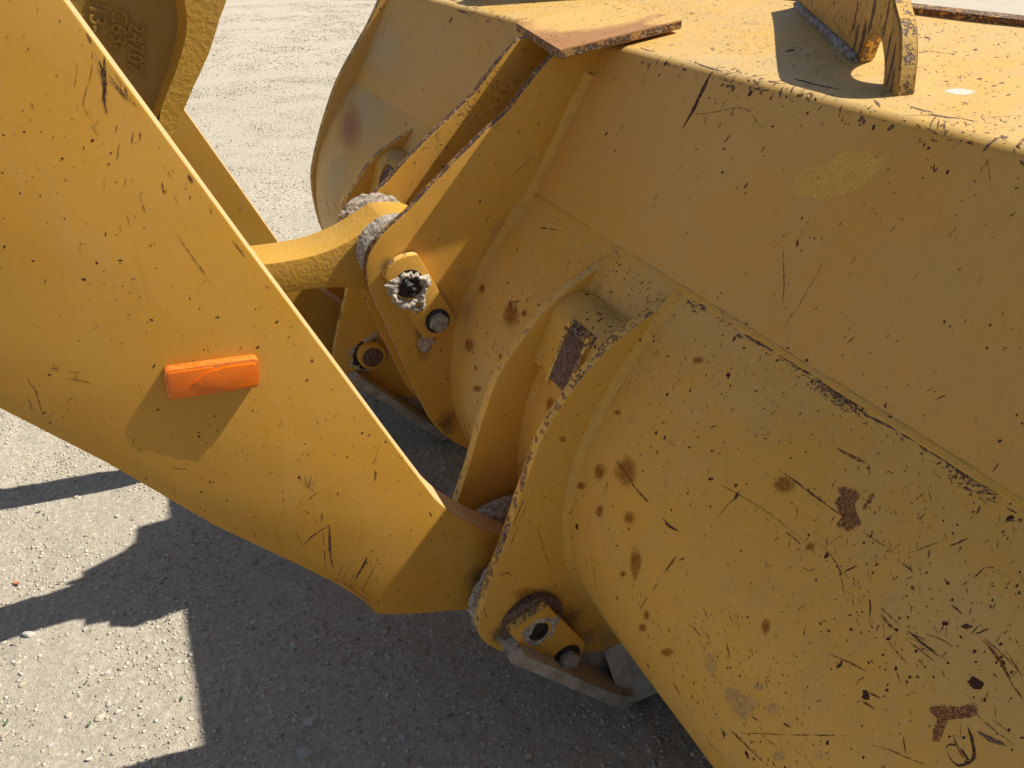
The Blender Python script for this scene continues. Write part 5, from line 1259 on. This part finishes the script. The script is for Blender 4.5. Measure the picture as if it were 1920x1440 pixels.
for x, y, r, lab in ((.020, 1.115, .021, 'largest grey stone at the bottom edge, in the shadow'), (.048, 1.19, .017, 'flat grey stone in the shadow above the bottom edge'),
                     (.062, 1.42, .012, 'pale square chip of stone in the shadow under the arm'), (-.545, 1.745, .016, 'rounded tan stone beside the bar of shadow'),
                     (-.385, 1.41, .014, 'pale flat stone among the pebbles in the sun'), (-.36, 1.80, .010, 'small pinkish stone at the tip of the shadow')):
    o = add_stone(x, y, r); o['label'] = lab
placed = 0
while placed < 285:
    x, y = RS.uniform(-.8, .8), RS.uniform(.7, 3.0)
    if not inside((x, y), YARD): continue
    r = .0034 + .0075 * RS.random() ** 3.0
    add_stone(x, y, r); placed += 1
# the gravel itself: tens of thousands of chips, one object
NG = np.random.default_rng(3)
def gravel(name, n, xr, yr, rmin, rmax, poly=None):
    ico = bmesh.new(); bmesh.ops.create_icosphere(ico, subdivisions=1, radius=1)
    bv = np.array([v.co[:] for v in ico.verts], np.float32); bf = np.array([[v.index for v in f.verts] for f in ico.faces], np.int64)
    ico.free()
    # octahedral chips are enough at this size
    bv = np.array([(1, 0, 0), (-1, 0, 0), (0, 1, 0), (0, -1, 0), (0, 0, 1), (0, 0, -1), (.6, .6, .45), (-.6, .5, .5), (.5, -.6, .5), (-.6, -.6, .4)], np.float32)
    bf = np.array([(4, 0, 6), (4, 6, 2), (0, 2, 6), (4, 2, 7), (4, 7, 1), (2, 1, 7), (4, 1, 9), (4, 9, 3), (1, 3, 9), (4, 3, 8), (4, 8, 0), (3, 0, 8), (5, 2, 0), (5, 1, 2), (5, 3, 1), (5, 0, 3)], np.int64)
    xs = NG.uniform(*xr, n); ys = NG.uniform(*yr, n)
    dn = np.array([noise.noise(Vector((x * 3.5, y * 3.5, 6))) for x, y in zip(xs, ys)])
    keep = NG.random(n) < .55 + .9 * dn
    xs, ys = xs[keep], ys[keep]; n = len(xs)
    r = rmin + (rmax - rmin) * NG.random(n) ** 3.5
    zs = np.array([gz(float(x), float(y)) for x, y in zip(xs, ys)]) + r * .15
    j = 1 + NG.normal(0, .22, (n, len(bv), 1))
    sc = np.stack([r, r * NG.uniform(.6, 1, n), r * NG.uniform(.4, .8, n)], 1)[:, None, :]
    v = bv[None] * j * sc
    a = NG.uniform(0, 6.28, n); c, s_ = np.cos(a)[:, None], np.sin(a)[:, None]
    v = np.stack([v[..., 0] * c - v[..., 1] * s_, v[..., 0] * s_ + v[..., 1] * c, v[..., 2]], -1) + np.stack([xs, ys, zs], 1)[:, None, :]
    f = bf[None] + (np.arange(n) * len(bv))[:, None, None]
    me = bpy.data.meshes.new(name)
    v = v.reshape(-1, 3).astype(np.float32); f = f.reshape(-1, 3).astype(np.int32)
    me.vertices.add(len(v)); me.vertices.foreach_set('co', v.reshape(-1))
    me.loops.add(f.size); me.loops.foreach_set('vertex_index', f.reshape(-1))
    me.polygons.add(len(f)); me.polygons.foreach_set('loop_start', np.arange(0, f.size, 3, dtype=np.int32))
    me.update(calc_edges=True)
    at = me.attributes.new('tone', 'FLOAT', 'POINT')
    at.data.foreach_set('value', np.repeat(NG.random(n), len(bv)).astype(np.float32))
    o = link_mesh(name, me, GM, None, sharp=None, origin=Vector((0, 0, 0)))
    o['kind'] = 'stuff'; o['label'] = 'fine loose gravel spread over the yard'; o['category'] = 'gravel'
    return o
gmn = NT('gravel chips')
at = gmn.t.nodes.new('ShaderNodeAttribute'); at.attribute_name = 'tone'
rp = gmn.t.nodes.new('ShaderNodeValToRGB')
rp.color_ramp.elements[0].color = (.23, .20, .155, 1); rp.color_ramp.elements[1].color = (.64, .585, .48, 1)
e = rp.color_ramp.elements.new(.35); e.color = (.44, .385, .295, 1)
e = rp.color_ramp.elements.new(.8); e.color = (.54, .48, .38, 1)
gmn.link(at.outputs['Fac'], rp.inputs[0])
gmn.link(rp.outputs[0], gmn.b.inputs['Base Color'])
gmn.b.inputs['Roughness'].default_value = .95
gmn.b.inputs['Specular IOR Level'].default_value = .2
GM = gmn.m
gravel('gravel', 105000, (-.95, .95), (.65, 3.4), .0009, .0058)
gravel('gravel', 60000, (.2, 2.6), (3.4, 9.5), .0022, .0085)['label'] = 'fine loose gravel on the open yard beyond the far arm'
gravel('gravel', 75000, (.4, 6.0), (8.5, 20.0), .004, .013)['label'] = 'coarser gravel far out on the open yard'
# leaf scraps
def leaf(x, y, r, col, lab):
    n = 7
    bm = bmesh.new()
    top = [(-1, 0), (-.6, .32), (-.1, .46), (.4, .36), (.8, .16), (1.05, 0)]
    bot = [(.7, -.18), (.3, -.38), (-.2, -.42), (-.7, -.26)]
    sd = RS.random() * 30
    vs = [bm.verts.new((px * r, py * r * RS.uniform(.7, 1.2), .25 * r * (px * px + .8 * py) + .2 * r)) for px, py in top + bot]
    c = bm.verts.new((0, 0, .12 * r))
    for i in range(len(vs)): bm.faces.new((c, vs[i], vs[(i + 1) % len(vs)]))
    me = bm_mesh(bm, 'leaf')
    me.transform(Matrix.Rotation(RS.uniform(0, 6.28), 4, 'Z'))
    me.transform(Matrix.Translation((x, y, gz(x, y) + .004)))
    o = link_mesh('leaf', me, col, None, sharp=None)
    o['label'] = lab; o['category'] = 'leaf'; o['group'] = 'leaf scraps on the gravel'
M['leaf'] = simple('green leaf', (.040, .085, .028), (.11, .17, .06), 120, .6, .2, .001)
M['leafred'] = simple('dry red leaf', (.30, .10, .05), (.40, .17, .09), 120, .7, .2, .001)
for x, y, r, lab in ((-.543, 2.275, .009, 'larger of two green leaf scraps near the upper bar of shadow'), (-.529, 2.256, .006, 'smaller of two green leaf scraps near the upper bar of shadow'),
                     (-.478, 1.913, .007, 'green leaf scrap just above the lower bar of shadow'), (-.219, 1.647, .007, 'green leaf scrap at the shadow edge below the bracket shadow'),
                     (-.209, 1.377, .008, 'green leaf scrap beside the straight right edge of the sunlit patch'), (-.405, 1.398, .008, 'green leaf scrap low in the sunlit patch'),
                     (-.576, 1.484, .008, 'green leaf scrap at the far left edge of the sunlit patch'), (-.412, 1.522, .007, 'green leaf scrap in the middle of the sunlit patch')):
    leaf(x, y, r, 'leaf', lab)
leaf(-.584, 1.961, .013, 'leafred', 'dry reddish leaf left of the shadow on the gravel')
